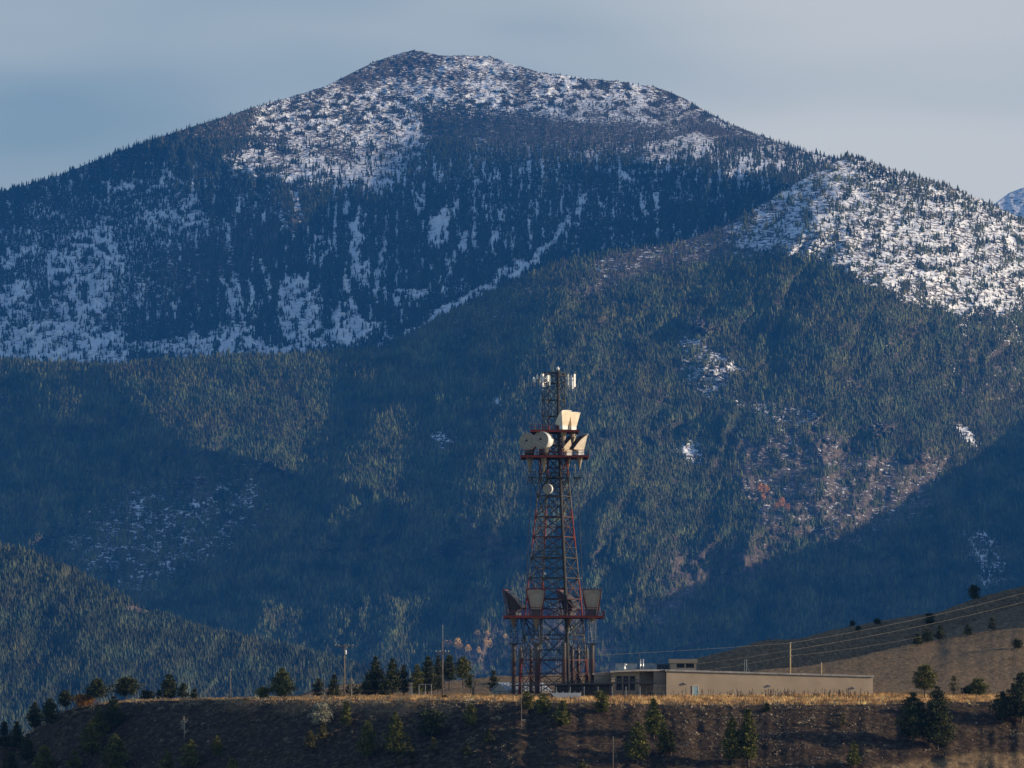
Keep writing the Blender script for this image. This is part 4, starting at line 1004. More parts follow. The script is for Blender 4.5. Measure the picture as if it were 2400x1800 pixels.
m = MB(); m.lathe([(.97, .0), (.97, .03), (.9, .05)], 28, ax, c); m.build('face_cover', MAT_FACE, d)
m = MB(); m.bar(c - ax * .9, c - ax * 2.2, .12); m.bar(c - ax * .9 - Vector((0, 0, .9)), c - ax * 2.2 - Vector((0, 0, .4)), .08); m.build('mount_arm', MAT_DKST, d)

# ---- cellular panels round the mast head
def headframe():
    m = MB()
    for r in (880, 899):
        for k in range(4): m.bar(corner(k, r) * 1.0, corner((k + 1) % 4, r), .1)
    z = (TROW - 892) / 12
    for (a_, b_) in (((1253, -1.5), (1290, -2.4)), ((1253, -1.5), (1262, 1.5)), ((1347, -1.6), (1326, -1)), ((1347, -1.6), (1340, 1.6)), ((1262, 1.5), (1290, 1)), ((1340, 1.6), (1320, 1))):
        for dz in (0, .9):
            m.bar(Vector(((a_[0] - TPX) / 12, a_[1], z + dz)), Vector(((b_[0] - TPX) / 12, b_[1], z + dz)), .07)
    m.build('antenna_frame', MAT_DKST, tower)
headframe()
for (px, y, r0, r1, w) in ((1250.5, -1.2, 884, 894, .2), (1265, -1.4, 886, 904, .18), (1281, -1.0, 883, 899, .2), (1329, 1.4, 882, 899, .2), (1253.5, -1.6, 888, 897, .22), (1259.5, -1.7, 880, 890, .28), (1269, -1.9, 878, 896, .24), (1272.5, -2.2, 878, 908, .34), (1277, 1.4, 880, 906, .26), (1284, -2.4, 881, 896, .30), (1288, -2.0, 880, 905, .22), (1331, -1.2, 879, 904, .20), (1335, -1.5, 886, 908, .22), (1339, -1.7, 880, 906, .2), (1342, 1.2, 884, 910, .22), (1346, -1.7, 878, 908, .36)):
    m = MB(); p = L(px, r1, y); h = (r1 - r0) / 12; w *= 1.1
    ca, sa = math.cos(.75), math.sin(.75); m.hexa([Vector((p.x + a_ * ca - b_ * sa, p.y + a_ * sa + b_ * ca, zq)) for zq in (p.z, p.z + h) for a_, b_ in ((-w / 2, -.12), (w / 2, -.12), (w / 2, .12), (-w / 2, .12))]); o = m.build('panel_antenna', MAT_WHITE if w > .21 else MAT_GALV, tower)
    MB().tube([(p.x, p.y + .18, p.z - .5), (p.x, p.y + .18, p.z + h + .25)], .045, 6).build('panel_pipe', MAT_GALV, o)
    MB().box(p.x - .10, p.x + .10, p.y - .02, p.y + .12, p.z - .75, p.z - .42).build('radio_unit', MAT_GALV, o)
for px, y in ((1290, -1), (1327, .5)): MB().tube([L(px, 880, y), L(px, 864, y)], .035, 5).build('whip_antenna', MAT_DKST, tower)
MB().tube([L(1294, 865, -.5), L(1306, 866.5, -.5)], .03, 4).tube([L(1309, 866.5, -.5), L(1320, 865, -.5)], .03, 4).build('antenna_spreader', MAT_DKST, tower)
m = MB(); c = L(1277, 1346, -4.6); m.lathe([(.03, -.2), (.17, -.12), (.2, .05), (.14, .2), (.03, .26)], 12, org=c); o = m.build('warning_lamp', MAT_WHITE, tower, True)
m = MB(); m.bar(c - Vector((0, 0, .2)), c - Vector((-.15, -.9, .8)), .07); m.build('lamp_bracket', MAT_DKST, o)

# ---- caged waveguide columns standing under the lowest deck
t = NT('column_paint'); o = t.obj(); sx = t.n('ShaderNodeSeparateXYZ'); t.l(o, sx.inputs[0])
MAT_COL = t.fin(t.mix(t.noise(o, 1.5, 5), t.ramp(t.math('DIVIDE', sx.outputs['Z'], 20.0), [(0, (.085, .036, .03)), (.30, (.11, .05, .04)), (.34, (.10, .10, .098))], 'CONSTANT'), (.07, .055, .05)), .6)
MAT_PIPE = weathered('steel_pipe_grey', (.30, .30, .30), (.45, .44, .42), 1.5, .45, .2)
def column(px, y, top, w, basket, pointed=False, lit=False):
    bz = 0.0; tz = (TROW - top) / 12; x = (px - TPX) / 12; r = w / 24
    m = MB(); m.lathe([(r * .62, bz), (r * .62, tz - (1.0 if pointed else .1)), (.06 if pointed else r * .62, tz)], 12, org=(x, y, 0))
    o = m.build('waveguide_column', MAT_COL, tower, True)
    m = MB(); n = 6
    for k in range(n):
        a = 2 * math.pi * k / n + .3; m.bar((x + math.cos(a) * r, y + math.sin(a) * r, bz), (x + math.cos(a) * r, y + math.sin(a) * r, tz - (1.2 if pointed else 0)), .05)
    z = bz + .4
    while z < tz - (1.2 if pointed else 0):
        for k in range(n):
            a, b = 2 * math.pi * k / n + .3, 2 * math.pi * (k + 1) / n + .3
            m.bar((x + math.cos(a) * r, y + math.sin(a) * r, z), (x + math.cos(b) * r, y + math.sin(b) * r, z), .04)
        z += .62
    m.build('column_cage', MAT_COL, o)
    if basket:
        z0, z1 = (TROW - 1508) / 12, (TROW - 1452) / 12; q = r * 1.18; m = MB()
        for (cx, cy) in ((-q, -q), (q, -q), (q, q), (-q, q)): m.bar((x + cx, y + cy, z0), (x + cx, y + cy, z1), .11)
        C = [(-q, -q), (q, -q), (q, q), (-q, q)]
        for k in range(4):
            A, Bc = C[k], C[(k + 1) % 4]
            for i in range(4):
                za, zb = z0 + (z1 - z0) * i / 4, z0 + (z1 - z0) * (i + 1) / 4
                m.bar((x + A[0], y + A[1], za), (x + Bc[0], y + Bc[1], za), .08); m.bar((x + A[0], y + A[1], za), (x + Bc[0], y + Bc[1], zb), .075)
        m.build('lattice_basket', MAT_GALV if lit else MAT_DKST, o)  # sunlight on the lit basket put into its colour as paler steel
        m = MB(); m.box(x - q * 1.35, x + q * 1.35, y - q * 1.35, y + q * 1.35, z0 - .25, z0); sgn = 1 if px < 1298 else -1
        m.box(x + sgn * q * 1.35, x + sgn * (q * 1.35 + 1.3), y - q, y + q, z0 - .12, z0); m.build('basket_floor', MAT_DKST, o)
        m = MB(); guard(m, Vector((x + sgn * q * 1.3, y - q, z0)), Vector((x + sgn * (q * 1.35 + 1.3), y - q, z0)), 3); guard(m, Vector((x + sgn * q * 1.3, y + q, z0)), Vector((x + sgn * (q * 1.35 + 1.3), y + q, z0)), 3); m.build('basket_railing', MAT_GALV if lit else MAT_DKST, o)
column(1204, -1.5, 1508, 14, True)
column(1258, -6.2, 1506, 16, True)
column(1321.5, -7.0, 1508, 14, False)
column(1387, -5.0, 1508, 15, True, lit=True)
column(1220, 2.5, 1512, 13, False, True)
column(1245, 5.5, 1512, 12, False, True)
column(1342, 4.0, 1512, 13, False, True)
column(1356, 5.5, 1512, 13, False, True)
column(1376, 3.0, 1512, 12, False, True)
for (px, y, d) in ((1270.5, -6.2, .5), (1391, -5.0, .6), (1345, 3.0, .4)):
    m = MB(); z0, z1 = (TROW - 1500) / 12, (TROW - 1450) / 12; x = (px - TPX) / 12
    for s_ in (-d * .5, d * .5): m.bar((x + s_, y - .8, z0), (x + s_, y - .8, z1), .07)
    z = z0
    while z < z1: m.bar((x - d * .5, y - .8, z), (x + d * .5, y - .8, z), .06); z += .38
    m.build('access_ladder', MAT_GALV, tower)
for (p, q) in ((L(1262, 1455, -6), L(1266, 1508, -6)), (L(1350, 1455, -1), L(1318, 1505, -6)), (L(1381, 1456, -4), L(1387, 1506, -5)), (L(1345, 1080, -2.5), L(1349, 1113, -1.2)), (L(1361, 1080, -2.3), L(1358, 1103, -.8)), (L(1209, 1452, -1.5), L(1205, 1508, -1.5))):
    MB().tube([p, q], .07, 6).build('waveguide_pipe', MAT_PIPE, tower, True)
# lit equipment crates beside two of the dark horns
for (px, y) in ((1215, -2.2), (1343, -2.0)):
    m = MB(); b = L(px, 1444, y)
    for (dx, dz, s_) in ((-.3, .5, .5), (.35, .4, .45), (0, 1.2, .4), (.45, 1.25, .35)): m.box(b.x + dx - s_ * .5, b.x + dx + s_ * .5, b.y - .3, b.y + .3, b.z + dz - s_ * .5, b.z + dz + s_ * .6)
    m.build('equipment_box', MAT_HORN, tower)
# ================================================================ long equipment building (12.1 pixels to the metre)
BY = 992.0
def bx_(px, Y=BY): return X(px, Y)
def bz_(row, Y=BY): return Z(row, Y)
MAT_STUCCO = weathered('tan_stucco', (.44, .365, .285), (.53, .44, .345), .35, .9, bump=.3)
t = NT('tan_stucco_wall'); o = t.obj()
n = t.noise(o, .3, 5, .6); c = t.ramp(n, [(.3, (.265, .21, .155)), (.7, (.345, .275, .205))])
streak = t.noise(t.scale(o, (1.6, 1.6, .12)), 1.0, 4, .6); c = t.mix(t.maprange(streak, .52, .75, 0, .30), c, (.30, .25, .20))
t.bump(t.noise(o, 7, 5, .7), .35, .03); MAT_STUCCO = t.fin(c, .9, spec=.1)
MAT_ROOF = weathered('grey_roof_edge', (.16, .155, .15), (.30, .28, .26), .8, .8)
MAT_GLASS = weathered('dark_window_glass', (.006, .008, .012), (.012, .015, .02), 1, .35, spec=.12)
MAT_DOOR = weathered('pale_blue_door', (.20, .30, .34), (.27, .37, .40), 1.0, .5)
MAT_TRIM = weathered('pale_door_trim', (.50, .46, .38), (.60, .55, .46), 2, .6)
MAT_BLUEBOX = weathered('dark_blue_grey_unit', (.05, .075, .10), (.09, .12, .15), 1.2, .6)
MAT_HVAC = weathered('grey_rooftop_unit', (.22, .25, .27), (.34, .36, .37), 1.2, .5)
GZB = bz_(1636)
bld = thing('equipment_building', 'long low tan stucco building with a flat roof right of the tower', 'building', (bx_(1800), BY, GZB))
ob = Vector(bld.location)
def B3(px, row, dy=0.0):
    """point on the plane of the long front, dy metres behind it; the front recedes to the right"""
    Y = BY + (px - 1562) / 12 * .27 + dy
    return Vector((X(px, Y), Y, Z(row, Y))) - ob
def prism(m, top, dy0, dy1, base=1640):
    """wall block from a (px,row) top edge at two corners, dy0 (front) to dy1 (rear)"""
    (p0, r0), (p1, r1) = top
    f = [B3(p0, base, dy0), B3(p1, base, dy0), B3(p1, r1, dy0), B3(p0, r0, dy0)]
    d = Vector((0, 1, 0)) * (dy1 - dy0)
    r = [v + d for v in f]
    m.add([f[0], f[1], r[1], r[0], f[3], f[2], r[2], r[3]], [(0, 3, 2, 1), (4, 5, 6, 7), (0, 1, 5, 4), (1, 2, 6, 5), (2, 3, 7, 6), (3, 0, 4, 7)])
m = MB(); prism(m, ((1562, 1574), (2046, 1588)), 0, 16); prism(m, ((1532, 1573.5), (1561.9, 1573.5)), 2.4, 16); prism(m, ((1499, 1573.5), (1531.9, 1573.5)), 5.2, 16)
prism(m, ((1433, 1577), (1498.9, 1574)), 3.6, 15.5); prism(m, ((1392, 1582), (1432.9, 1580)), 6.0, 14)
m.build('wall', MAT_STUCCO, bld)
def slab(m, pts, dy0, dy1, th=.32):
    f = [B3(p, r, dy0) for p, r in pts]; d = Vector((0, 1, 0)) * (dy1 - dy0)
    for a, b in zip(f[:-1], f[1:]):
        u = Vector((0, 0, th)); m.add([a, b, b + d, a + d, a + u, b + u, b + d + u, a + d + u], [(0, 3, 2, 1), (4, 5, 6, 7), (0, 1, 5, 4), (1, 2, 6, 5), (2, 3, 7, 6), (3, 0, 4, 7)])
m = MB(); slab(m, [(1559, 1573.2), (2049, 1587.2)], -.35, 16.4, .36); slab(m, [(1430, 1576.2), (1500, 1573), (1558.9, 1573)], 1.9, 16.2, .34); slab(m, [(1389, 1581.5), (1429.8, 1579.5)], 5.6, 14.2, .3)
m.build('roof', MAT_ROOF, bld)
# front door
def panel(m, p0, p1, r0, r1, dy, th):
    a, b, c_, d = B3(p0, r1, dy), B3(p1, r1, dy), B3(p1, r0, dy), B3(p0, r0, dy); u = Vector((0, -th, 0))
    m.add([a + u, b + u, b, a, d + u, c_ + u, c_, d], [(0, 3, 2, 1), (4, 5, 6, 7), (0, 1, 5, 4), (1, 2, 6, 5), (2, 3, 7, 6), (3, 0, 4, 7)])
m = MB(); panel(m, 1624.5, 1636.5, 1609.5, 1632, -.03, .06); dr = m.build('door', MAT_DOOR, bld)
m = MB(); panel(m, 1622.8, 1624.4, 1608, 1632, 0, .14); panel(m, 1636.6, 1638, 1608, 1632, 0, .14); panel(m, 1622.8, 1638, 1607, 1608, 0, .14); m.build('door_frame', MAT_TRIM, dr)
m = MB(); q = B3(1634.8, 1621, -.12); m.lathe([(.05, 0), (.06, .1)], 8, (0, -1, 0), q); m.build('handle', MAT_DKST, dr)
# three tall windows in the left wing, each with a frame
for (a, b) in ((1445.5, 1457), (1461.5, 1472.5), (1477, 1488)):
    m = MB(); panel(m, a, b, 1585, 1617, 3.58, .05); w_ = m.build('window', MAT_GLASS, bld)
    m = MB(); panel(m, a - .6, a, 1584, 1618, 3.6, .12); panel(m, b, b + .6, 1584, 1618, 3.6, .12); panel(m, a, b, 1584, 1585, 3.6, .12); panel(m, a, b, 1617, 1618, 3.6, .12); panel(m, a, b, 1600, 1600.8, 3.54, .05); m.build('frame', MAT_DKST, w_)
# wall lamps
for (px, row) in ((1607, 1602), (1804.5, 1607), (2002, 1612)):
    p = B3(px, row, 0); m = MB(); m.box(p.x - .26, p.x + .22, p.y - .42, p.y, p.z - .12, p.z + .2); lm = m.build('wall_lamp', MAT_TRIM, bld)
    m = MB(); m.box(p.x - .2, p.x + .16, p.y - .36, p.y - .06, p.z - .18, p.z - .122); m.build('lamp_lens', MAT_GLASS, lm)
# rooftop units
def unit(px0, px1, r0, r1, dy, dep, mat, lab=None, ribs=True, name='rooftop_unit'):
    a = B3(px0, r1, dy); b = B3(px1, r0, dy); m = MB(); m.box(a.x, b.x, a.y, a.y + dep, a.z, b.z); u = m.build(name, mat, bld, label=lab)
    m = MB(); m.box(a.x - .06, b.x + .06, a.y - .06, a.y + dep + .06, b.z + .002, b.z + .08); m.build('unit_lid', MAT_ROOF, u)
    if ribs:
        m = MB(); n = 3
        for i in range(n): x0 = a.x + (b.x - a.x) * (.12 + .28 * i); m.box(x0, x0 + (b.x - a.x) * .16, a.y - .03, a.y - .002, a.z + (b.z - a.z) * .3, a.z + (b.z - a.z) * .8)
        m.build('louvre', MAT_DKST if mat is MAT_BLUEBOX else MAT_HVAC, u)
    return u
unit(1443, 1493, 1555.5, 1578, 6.5, 4, MAT_HVAC, 'long grey rooftop unit on the left wing')
unit(1506, 1539, 1555.5, 1576, 7.5, 4, MAT_HVAC, 'grey rooftop unit behind the twin flues')
unit(1541, 1568, 1556.5, 1576, 7, 4, MAT_BLUEBOX, 'dark blue rooftop unit beside the penthouse')
a, b = B3(1571, 1578, 2.2), B3(1631, 1554, 2.2)
m = MB(); m.box(a.x, b.x, a.y, a.y + 5, a.z, b.z); ph_ = m.build('penthouse', MAT_STUCCO, bld, label='small tan rooftop penthouse with two dark louvred openings')
m = MB(); m.box(a.x - .25, b.x + .25, a.y - .35, a.y + 5.2, b.z + .002, b.z + .78); m.build('penthouse_cap', MAT_STUCCO, ph_)
for (p0, p1) in ((1586, 1603.5), (1607.5, 1626)):
    q, r_ = B3(p0, 1565, 2.2), B3(p1, 1555.5, 2.2); m = MB(); m.box(q.x, r_.x, a.y - .03, a.y - .003, q.z, r_.z); lv_ = m.build('louvre_opening', MAT_GLASS, ph_)
    m = MB()
    for i in range(1, 3): xx = q.x + (r_.x - q.x) * i / 3; m.box(xx - .03, xx + .03, a.y - .06, a.y - .032, q.z, r_.z)
    m.build('mullion', MAT_DKST, lv_)
for (px, r0, r, kink) in ((1463.5, 1557.5, .2, True), (1501, 1547, .13, False), (1507.3, 1546.5, .13, False)):
    p = B3(px, 1577, 3.9); h = (1577 - r0) / 12
    m = MB(); m.tube([p, p + Vector((0, 0, h))], r, 12); 
    if kink: m.tube([p + Vector((.02, -.0, h - .15)), p + Vector((.45, 0, h + .05))], r * .7, 10)
    fl = m.build('flue_pipe', weathered('bright_flue_metal', (.55, .55, .54), (.75, .74, .7), 2, .3, .6), bld, True)
    m = MB(); m.lathe([(r * 1.25, h - .02), (r * 1.25, h + .08), (.02, h + .22)], 12, org=p); m.build('flue_cap', MAT_GALV, fl, True)
for (px, r0) in ((1498, 1532), (1546, 1540)):
    p = B3(px, 1576, 6); MB().tube([p, p + Vector((0, 0, (1576 - r0) / 12))], .045, 6).build('roof_antenna', MAT_DKST, bld)
# covered loading bay below the eave
m = MB(); prism(m, ((1499.5, 1598), (1531.6, 1598)), 2.6, 5.1, 1600.5); m.build('bay_canopy', MAT_DKST, bld)

# ================================================================ raised cable bridge between tower and building
br = thing('cable_bridge', 'dark steel truss cable bridge from the tower foot to the building', 'bridge', (X(1350, 984), 984, bz_(1640, 984))); obr = Vector(br.location)
def R3(px, row, Y): return Vector((X(px, Y), Y, Z(row, Y))) - obr
for Y in (982.5, 986.5):
    m = MB(); prev = None
    for i, px in enumerate(np.linspace(1196, 1538, 45)):
        rt = np.interp(px, [1196, 1300, 1430, 1540], [1599, 1597.5, 1592.5, 1593.5]); rb = rt + 8
        a, b = R3(px, rt, Y), R3(px, rb, Y); m.bar(a, b, .07)
        if prev:
            m.bar(prev[0], a, .11); m.bar(prev[1], b, .11); m.bar(prev[0] if i % 2 else prev[1], b if i % 2 else a, .06)
        prev = (a, b)
    m.build('side_truss', MAT_DKST, br)
m = MB(); prev = None
for px in np.linspace(1196, 1538, 30):
    rb = np.interp(px, [1196, 1300, 1430, 1540], [1599, 1597.5, 1592.5, 1593.5]) + 8.5; a, b = R3(px, rb, 982.5), R3(px, rb, 986.5)
    if prev: u = Vector((0, 0, -.08)); m.add([prev[0], a, b, prev[1], prev[0] + u, a + u, b + u, prev[1] + u], [(0, 1, 2, 3), (7, 6, 5, 4), (0, 4, 5, 1), (1, 5, 6, 2), (2, 6, 7, 3), (3, 7, 4, 0)])
    prev = (a, b)
m.build('cable_deck', MAT_DKCOV, br)
for px in np.linspace(1205, 1525, 11):
    rb = np.interp(px, [1196, 1300, 1430, 1540], [1599, 1597.5, 1592.5, 1593.5]) + 8.7
    m = MB()
    for Y in (982.7, 986.3): m.bar(R3(px, rb, Y), R3(px, 1640, Y), .13)
    m.build('support_post', MAT_DKST, br)
for j, Y in enumerate((983.4, 984.2, 985.0, 985.8)):
    MB().tube([R3(px, np.interp(px, [1196, 1300, 1430, 1540], [1599, 1597.5, 1592.5, 1593.5]) + 7.2, Y) for px in np.linspace(1198, 1536, 16)], .1, 6).build('cable_run', MAT_DKCOV, br)
# dark generator house below the bridge
g = thing('machinery_shelter', 'dark low metal shelter under the cable bridge', 'shelter', (X(1390, 990), 990, bz_(1636, 990))); og = Vector(g.location)
m = MB(); a = Vector((X(1300, 988), 988, Z(1637, 988))) - og; b = Vector((X(1434, 988), 988, Z(1605, 988))) - og
m.box(a.x, b.x, 0 - 2, 3, a.z, b.z); m.build('shelter_wall', MAT_DKCOV, g)
m = MB(); m.box(a.x - .3, b.x + .3, -2.4, 3.3, b.z + .002, b.z + .22); m.build('shelter_roof', MAT_DKST, g)
m = MB()
for i in range(22): xx = a.x + (b.x - a.x) * (i + .5) / 22; m.box(xx - .05, xx + .05, -2.06, -2.002, a.z, b.z)
m.build('wall_rib', MAT_DKST, g)

# ================================================================ metal shed at the foot of the tower
sh_ = thing('metal_shed', 'small pale metal shed with a ribbed gable roof beside the tower foot', 'shed', (X(1172, 1008), 1008, Z(1636, 1008))); os_ = Vector(sh_.location)
def S3(px, row, Y): return Vector((X(px, Y), Y, Z(row, Y))) - os_
MAT_SHED = weathered('cream_metal_siding', (.28, .255, .22), (.37, .34, .29), .8, .6)
t = NT('ribbed_blue_grey_roof'); o = t.obj(); wv = t.n('ShaderNodeTexWave', wave_type='BANDS', bands_direction='X'); wv.inputs['Scale'].default_value = .55; wv.inputs['Distortion'].default_value = 0
t.l(o, wv.inputs['Vector']); t.bump(wv.outputs['Fac'], .6, .12); MAT_SHROOF = t.fin(t.ramp(t.noise(o, 1.2, 4), [(.3, (.30, .34, .40)), (.7, (.44, .48, .54))]), .45, .1)
dep = 9.0; gy = 1006.0
# gable front to the left part; ridge runs to the right and away
fl_, fr_, ap = S3(1152.5, 1620, gy + 2.6), S3(1191, 1618, gy), S3(1171.5, 1601, gy + 1.3)
run = Vector(((1288 - 1191) / 11.93, 3.6, 0))
lo_l, lo_r = S3(1152.5, 1640, gy + 2.6), S3(1191, 1640, gy)
m = MB(); m.add([lo_l, lo_r, fr_, ap, fl_, lo_l + run, lo_r + run, fr_ + run, ap + run, fl_ + run], [(0, 1, 2, 3, 4), (9, 8, 7, 6, 5), (1, 6, 7, 2), (0, 4, 9, 5), (0, 5, 6, 1)])
m.build('shed_wall', MAT_SHED, sh_)
m = MB(); u = Vector((0, 0, .12)); ov = run.normalized() * .35
def roofp(e, a_):
    d = (e - a_) * 1.09; q = [a_ - ov, a_ + run + ov, a_ + d + run + ov, a_ + d - ov]; m.add([v + Vector((0, 0, .03)) for v in q] + [v + u for v in q], [(0, 1, 2, 3), (7, 6, 5, 4), (0, 4, 5, 1), (1, 5, 6, 2), (2, 6, 7, 3), (3, 7, 4, 0)])
    for i in range(20):
        s0 = a_ + (run * (i + .5) / 20); m.bar(s0 + u * 1.3, s0 + d + u * 1.3, .07)
roofp(fr_, ap); roofp(fl_, ap); m.build('shed_roof', MAT_SHROOF, sh_)
nrm = Vector(((fr_ - fl_).y, -(fr_ - fl_).x, 0)).normalized()
m = MB(); e0, e1 = lo_l.lerp(lo_r, .16), lo_l.lerp(lo_r, .84); zt = fl_.z - .05
q = [e0, e1, Vector((e1.x, e1.y, zt)), Vector((e0.x, e0.y, zt))]; q2 = [v + nrm * .06 for v in q]; q1 = [v + nrm * .004 for v in q]
m.add(q2 + q1, [(0, 1, 2, 3), (7, 6, 5, 4), (0, 4, 5, 1), (1, 5, 6, 2), (2, 6, 7, 3), (3, 7, 4, 0)]); sd_ = m.build('shed_door', MAT_SHED, sh_)
m = MB()
for u_ in (0, .5, 1): p = e0.lerp(e1, u_) + nrm * .08; m.bar(p, Vector((p.x, p.y, zt)), .08)
m.bar(Vector((e0.x, e0.y, zt)) + nrm * .08, Vector((e1.x, e1.y, zt)) + nrm * .08, .08); m.build('door_track', MAT_DKST, sd_)
m = MB(); p = e0.lerp(e1, .42) + nrm * .1; m.box(p.x - .2, p.x + .2, p.y - .03, p.y + .03, zt - 1.1, zt - .75); m.build('door_window', MAT_GLASS, sd_)
m = MB(); p = lo_r + run * .12; dd_ = run.normalized(); nn_ = Vector((dd_.y, -dd_.x, 0))
p += nn_ * .03; m.hexa([p + nn_ * 0 + Vector((0, 0, 1.0)) , p + dd_ * 1.2 + Vector((0, 0, 1.0)), p + dd_ * 1.2 - nn_ * .02 + Vector((0, 0, 1.0)), p - nn_ * .02 + Vector((0, 0, 1.0)), p + Vector((0, 0, 1.8)), p + dd_ * 1.2 + Vector((0, 0, 1.8)), p + dd_ * 1.2 - nn_ * .02 + Vector((0, 0, 1.8)), p - nn_ * .02 + Vector((0, 0, 1.8))]); m.build('shed_window', MAT_TRIM, sh_)
m = MB()
for i in range(26):
    p = lo_r + run * (i + .5) / 26 + nn_ * .002; m.bar(p + nn_ * .02, Vector((p.x, p.y, fr_.z)) + nn_ * .02, .06)
m.build('siding_rib', MAT_TRIM, sh_)

# ================================================================ fences
def fence(name, lab, pts, h, nposts, mat, slats=False):
    base = [at_depth(px, Y) for px, Y in pts]; o = thing(name, lab, 'fence', base[0]); org = base[0]; P = [p - org for p in base]
    m = MB()
    for a, b in zip(P[:-1], P[1:]):
        for z in (h, h * .5, .1): m.bar(a + Vector((0, 0, z)), b + Vector((0, 0, z)), .05)
        Ld = (b - a).length; k = int(Ld / .34)
        for i in range(k):
            u = i / k; q = a.lerp(b, u); q2 = a.lerp(b, min(1, u + h / Ld)); q3 = a.lerp(b, max(0, u - h / Ld))
            m.bar(q, q2 + Vector((0, 0, h)) if u + h / Ld <= 1 else a.lerp(b, 1) + Vector((0, 0, h * (1 - u) * Ld / h)), .02)
            m.bar(q + Vector((0, 0, h)), q2 if u + h / Ld <= 1 else b, .02)
    m.build('wire_mesh', MAT_DKST, o)
    for a, b in zip(P[:-1], P[1:]):
        for i in range(nposts): q = a.lerp(b, i / (nposts - 1)); MB().tube([q - Vector((0, 0, .3)), q + Vector((0, 0, h + .25))], .05, 6).build('fence_post', mat, o)
    return o
fence('chain_link_fence', 'chain link fence with thin posts before the shelter and tower foot', [(1238, 976), (1500, 976)], 2.0, 9, MAT_GALV)
fence('chain_link_fence', 'short chain link fence close to the left corner of the long wall', [(1515, 984), (1561, 986)], 2.2, 4, MAT_DKST)
p = at_depth(1292, 973); sl_ = thing('slatted_panel_fence', 'white slatted privacy fence with slanting shadow stripes below the tower', 'fence', p)
pe = at_depth(1361, 973) - p; m = MB(); k = 26; hh = 1.05
for i in range(k):
    a = Vector((pe.x * i / k, 0, .05)); b = Vector((pe.x * min(1, (i + 2.4) / k), 0, .05 + hh * min(1, (k - i) / 2.4))); 
    m.tube([Vector((a.x, 0, .05 + hh)), Vector((min(pe.x, a.x + 1.0), 0, .05 + hh * (1 - min(1, (pe.x - a.x) / 1.0))))], .075, 4)
m.build('slat', MAT_WHITE, sl_)
m = MB(); m.box(0, pe.x, .08, .12, 0.0, hh + .05); m.build('shadow_panel', MAT_DKST, sl_)  # dark panel between the slanted slats draws the diagonal shadows
for i in range(6): q = Vector((pe.x * i / 5, .2, 0)); MB().tube([q, q + Vector((0, 0, 1.35))], .06, 6).build('fence_post', MAT_GALV, sl_)
# pipe frame by the trees
p = at_depth(960, 1018); fr = thing('pipe_frame', 'thin grey pipe gate frame standing before the pines', 'gate frame', p)
for px, row in ((961, 1602), (965, 1602), (982, 1606), (997, 1608), (1011, 1606)):
    q = at_depth(px, 1018); MB().tube([q - p, q - p + Vector((0, 0, (1634 - row) / 11.8))], .06, 6).build('frame_post', MAT_GALV, fr)
q0, q1 = at_depth(982, 1018) - p, at_depth(1011, 1018) - p; MB().tube([q0 + Vector((0, 0, 2.3)), q1 + Vector((0, 0, 2.3))], .05, 6).build('frame_rail', MAT_GALV, fr)

# ================================================================ poles and lines
MAT_POLE = weathered('grey_weathered_pole', (.10, .075, .06), (.20, .155, .12), 1.5, .85)
MAT_POLE2 = weathered('sunbleached_pole', (.34, .24, .12), (.50, .36, .20), 1.5, .85)
MAT_INS = weathered('porcelain', (.35, .34, .33), (.5, .48, .45), 3, .35)
def pole(px, Y, top, lab, r=.14, mat=None, lean=0, name='utility_pole', cat='utility pole'):
    b = at_depth(px, Y); o = thing(name, lab, cat, b); h = Z(top, Y) - b.z
    MB().tube([(0, 0, -.6), (lean * .5, 0, h * .5), (lean, 0, h)], [r, r * .9, r * .75], 10).build('pole_shaft', mat or MAT_POLE, o, True)
    return o, h
o1, h1 = pole(540, 1022, 1567, 'plain leaning guyed utility pole at the far left end of the wires', .12)
m = MB()
for z in (h1 - .35, h1 - 1.6): m.lathe([(.03, 0), (.09, .05), (.05, .2)], 8, org=(.15, 0, z))
m.build('insulator', MAT_INS, o1, True)
ga = at_depth(497, 1022); MB().tube([Vector((0, 0, h1 - .8)), ga - o1.location], .022, 4).build('guy_wire', MAT_GALV, o1)
o2, h2 = pole(807, 1014, 1511, 'tall utility pole with a top crossarm and a transformer', .17)
m = MB(); m.box(-1.9, 1.9, -.28, -.14, h2 - .38, h2 - .18); m.bar((-1.1, -.2, h2 - .35), (0, -.2, h2 - 1.3), .07); m.bar((1.1, -.2, h2 - .35), (0, -.2, h2 - 1.3), .07); m.build('crossarm', MAT_POLE, o2)
for x in (-1.8, -1.1, .9, 1.75): MB().lathe([(.03, 0), (.08, .05), (.09, .14), (.03, .22)], 8, org=(x, -.2, h2 - .18)).build('insulator', MAT_INS, o2, True)
m = MB(); m.lathe([(.05, 0), (.2, .04), (.22, .85), (.12, .95), (.04, 1.0)], 14, org=(.27, -.15, h2 - 2.0)); m.build('transformer', MAT_WHITE, o2, True)
m = MB(); m.tube([(-.2, -.1, h2 - .4), (-.42, -.2, h2 - 1.5), (-.2, -.15, h2 - 2.4)], .03, 5); m.build('drop_cable', MAT_DKST, o2)
o3, h3 = pole(1037, 1012, 1504, 'utility pole carrying a thin whip mast and a low crossarm', .17)
m = MB(); m.box(-1.35, 1.35, -.28, -.14, h3 - 2.2, h3 - 2.02); m.build('crossarm', MAT_POLE, o3)
for x in (-1.25, -.5, .6, 1.2): MB().lathe([(.03, 0), (.09, .06), (.1, .2), (.03, .3)], 8, org=(x, -.2, h3 - 2.02)).build('insulator', MAT_INS, o3, True)
for x in (-.5, 1.2): MB().lathe([(.07, 0), (.08, .5)], 8, org=(x, -.24, h3 - 2.75)).build('fuse_cutout', MAT_DKST, o3, True)
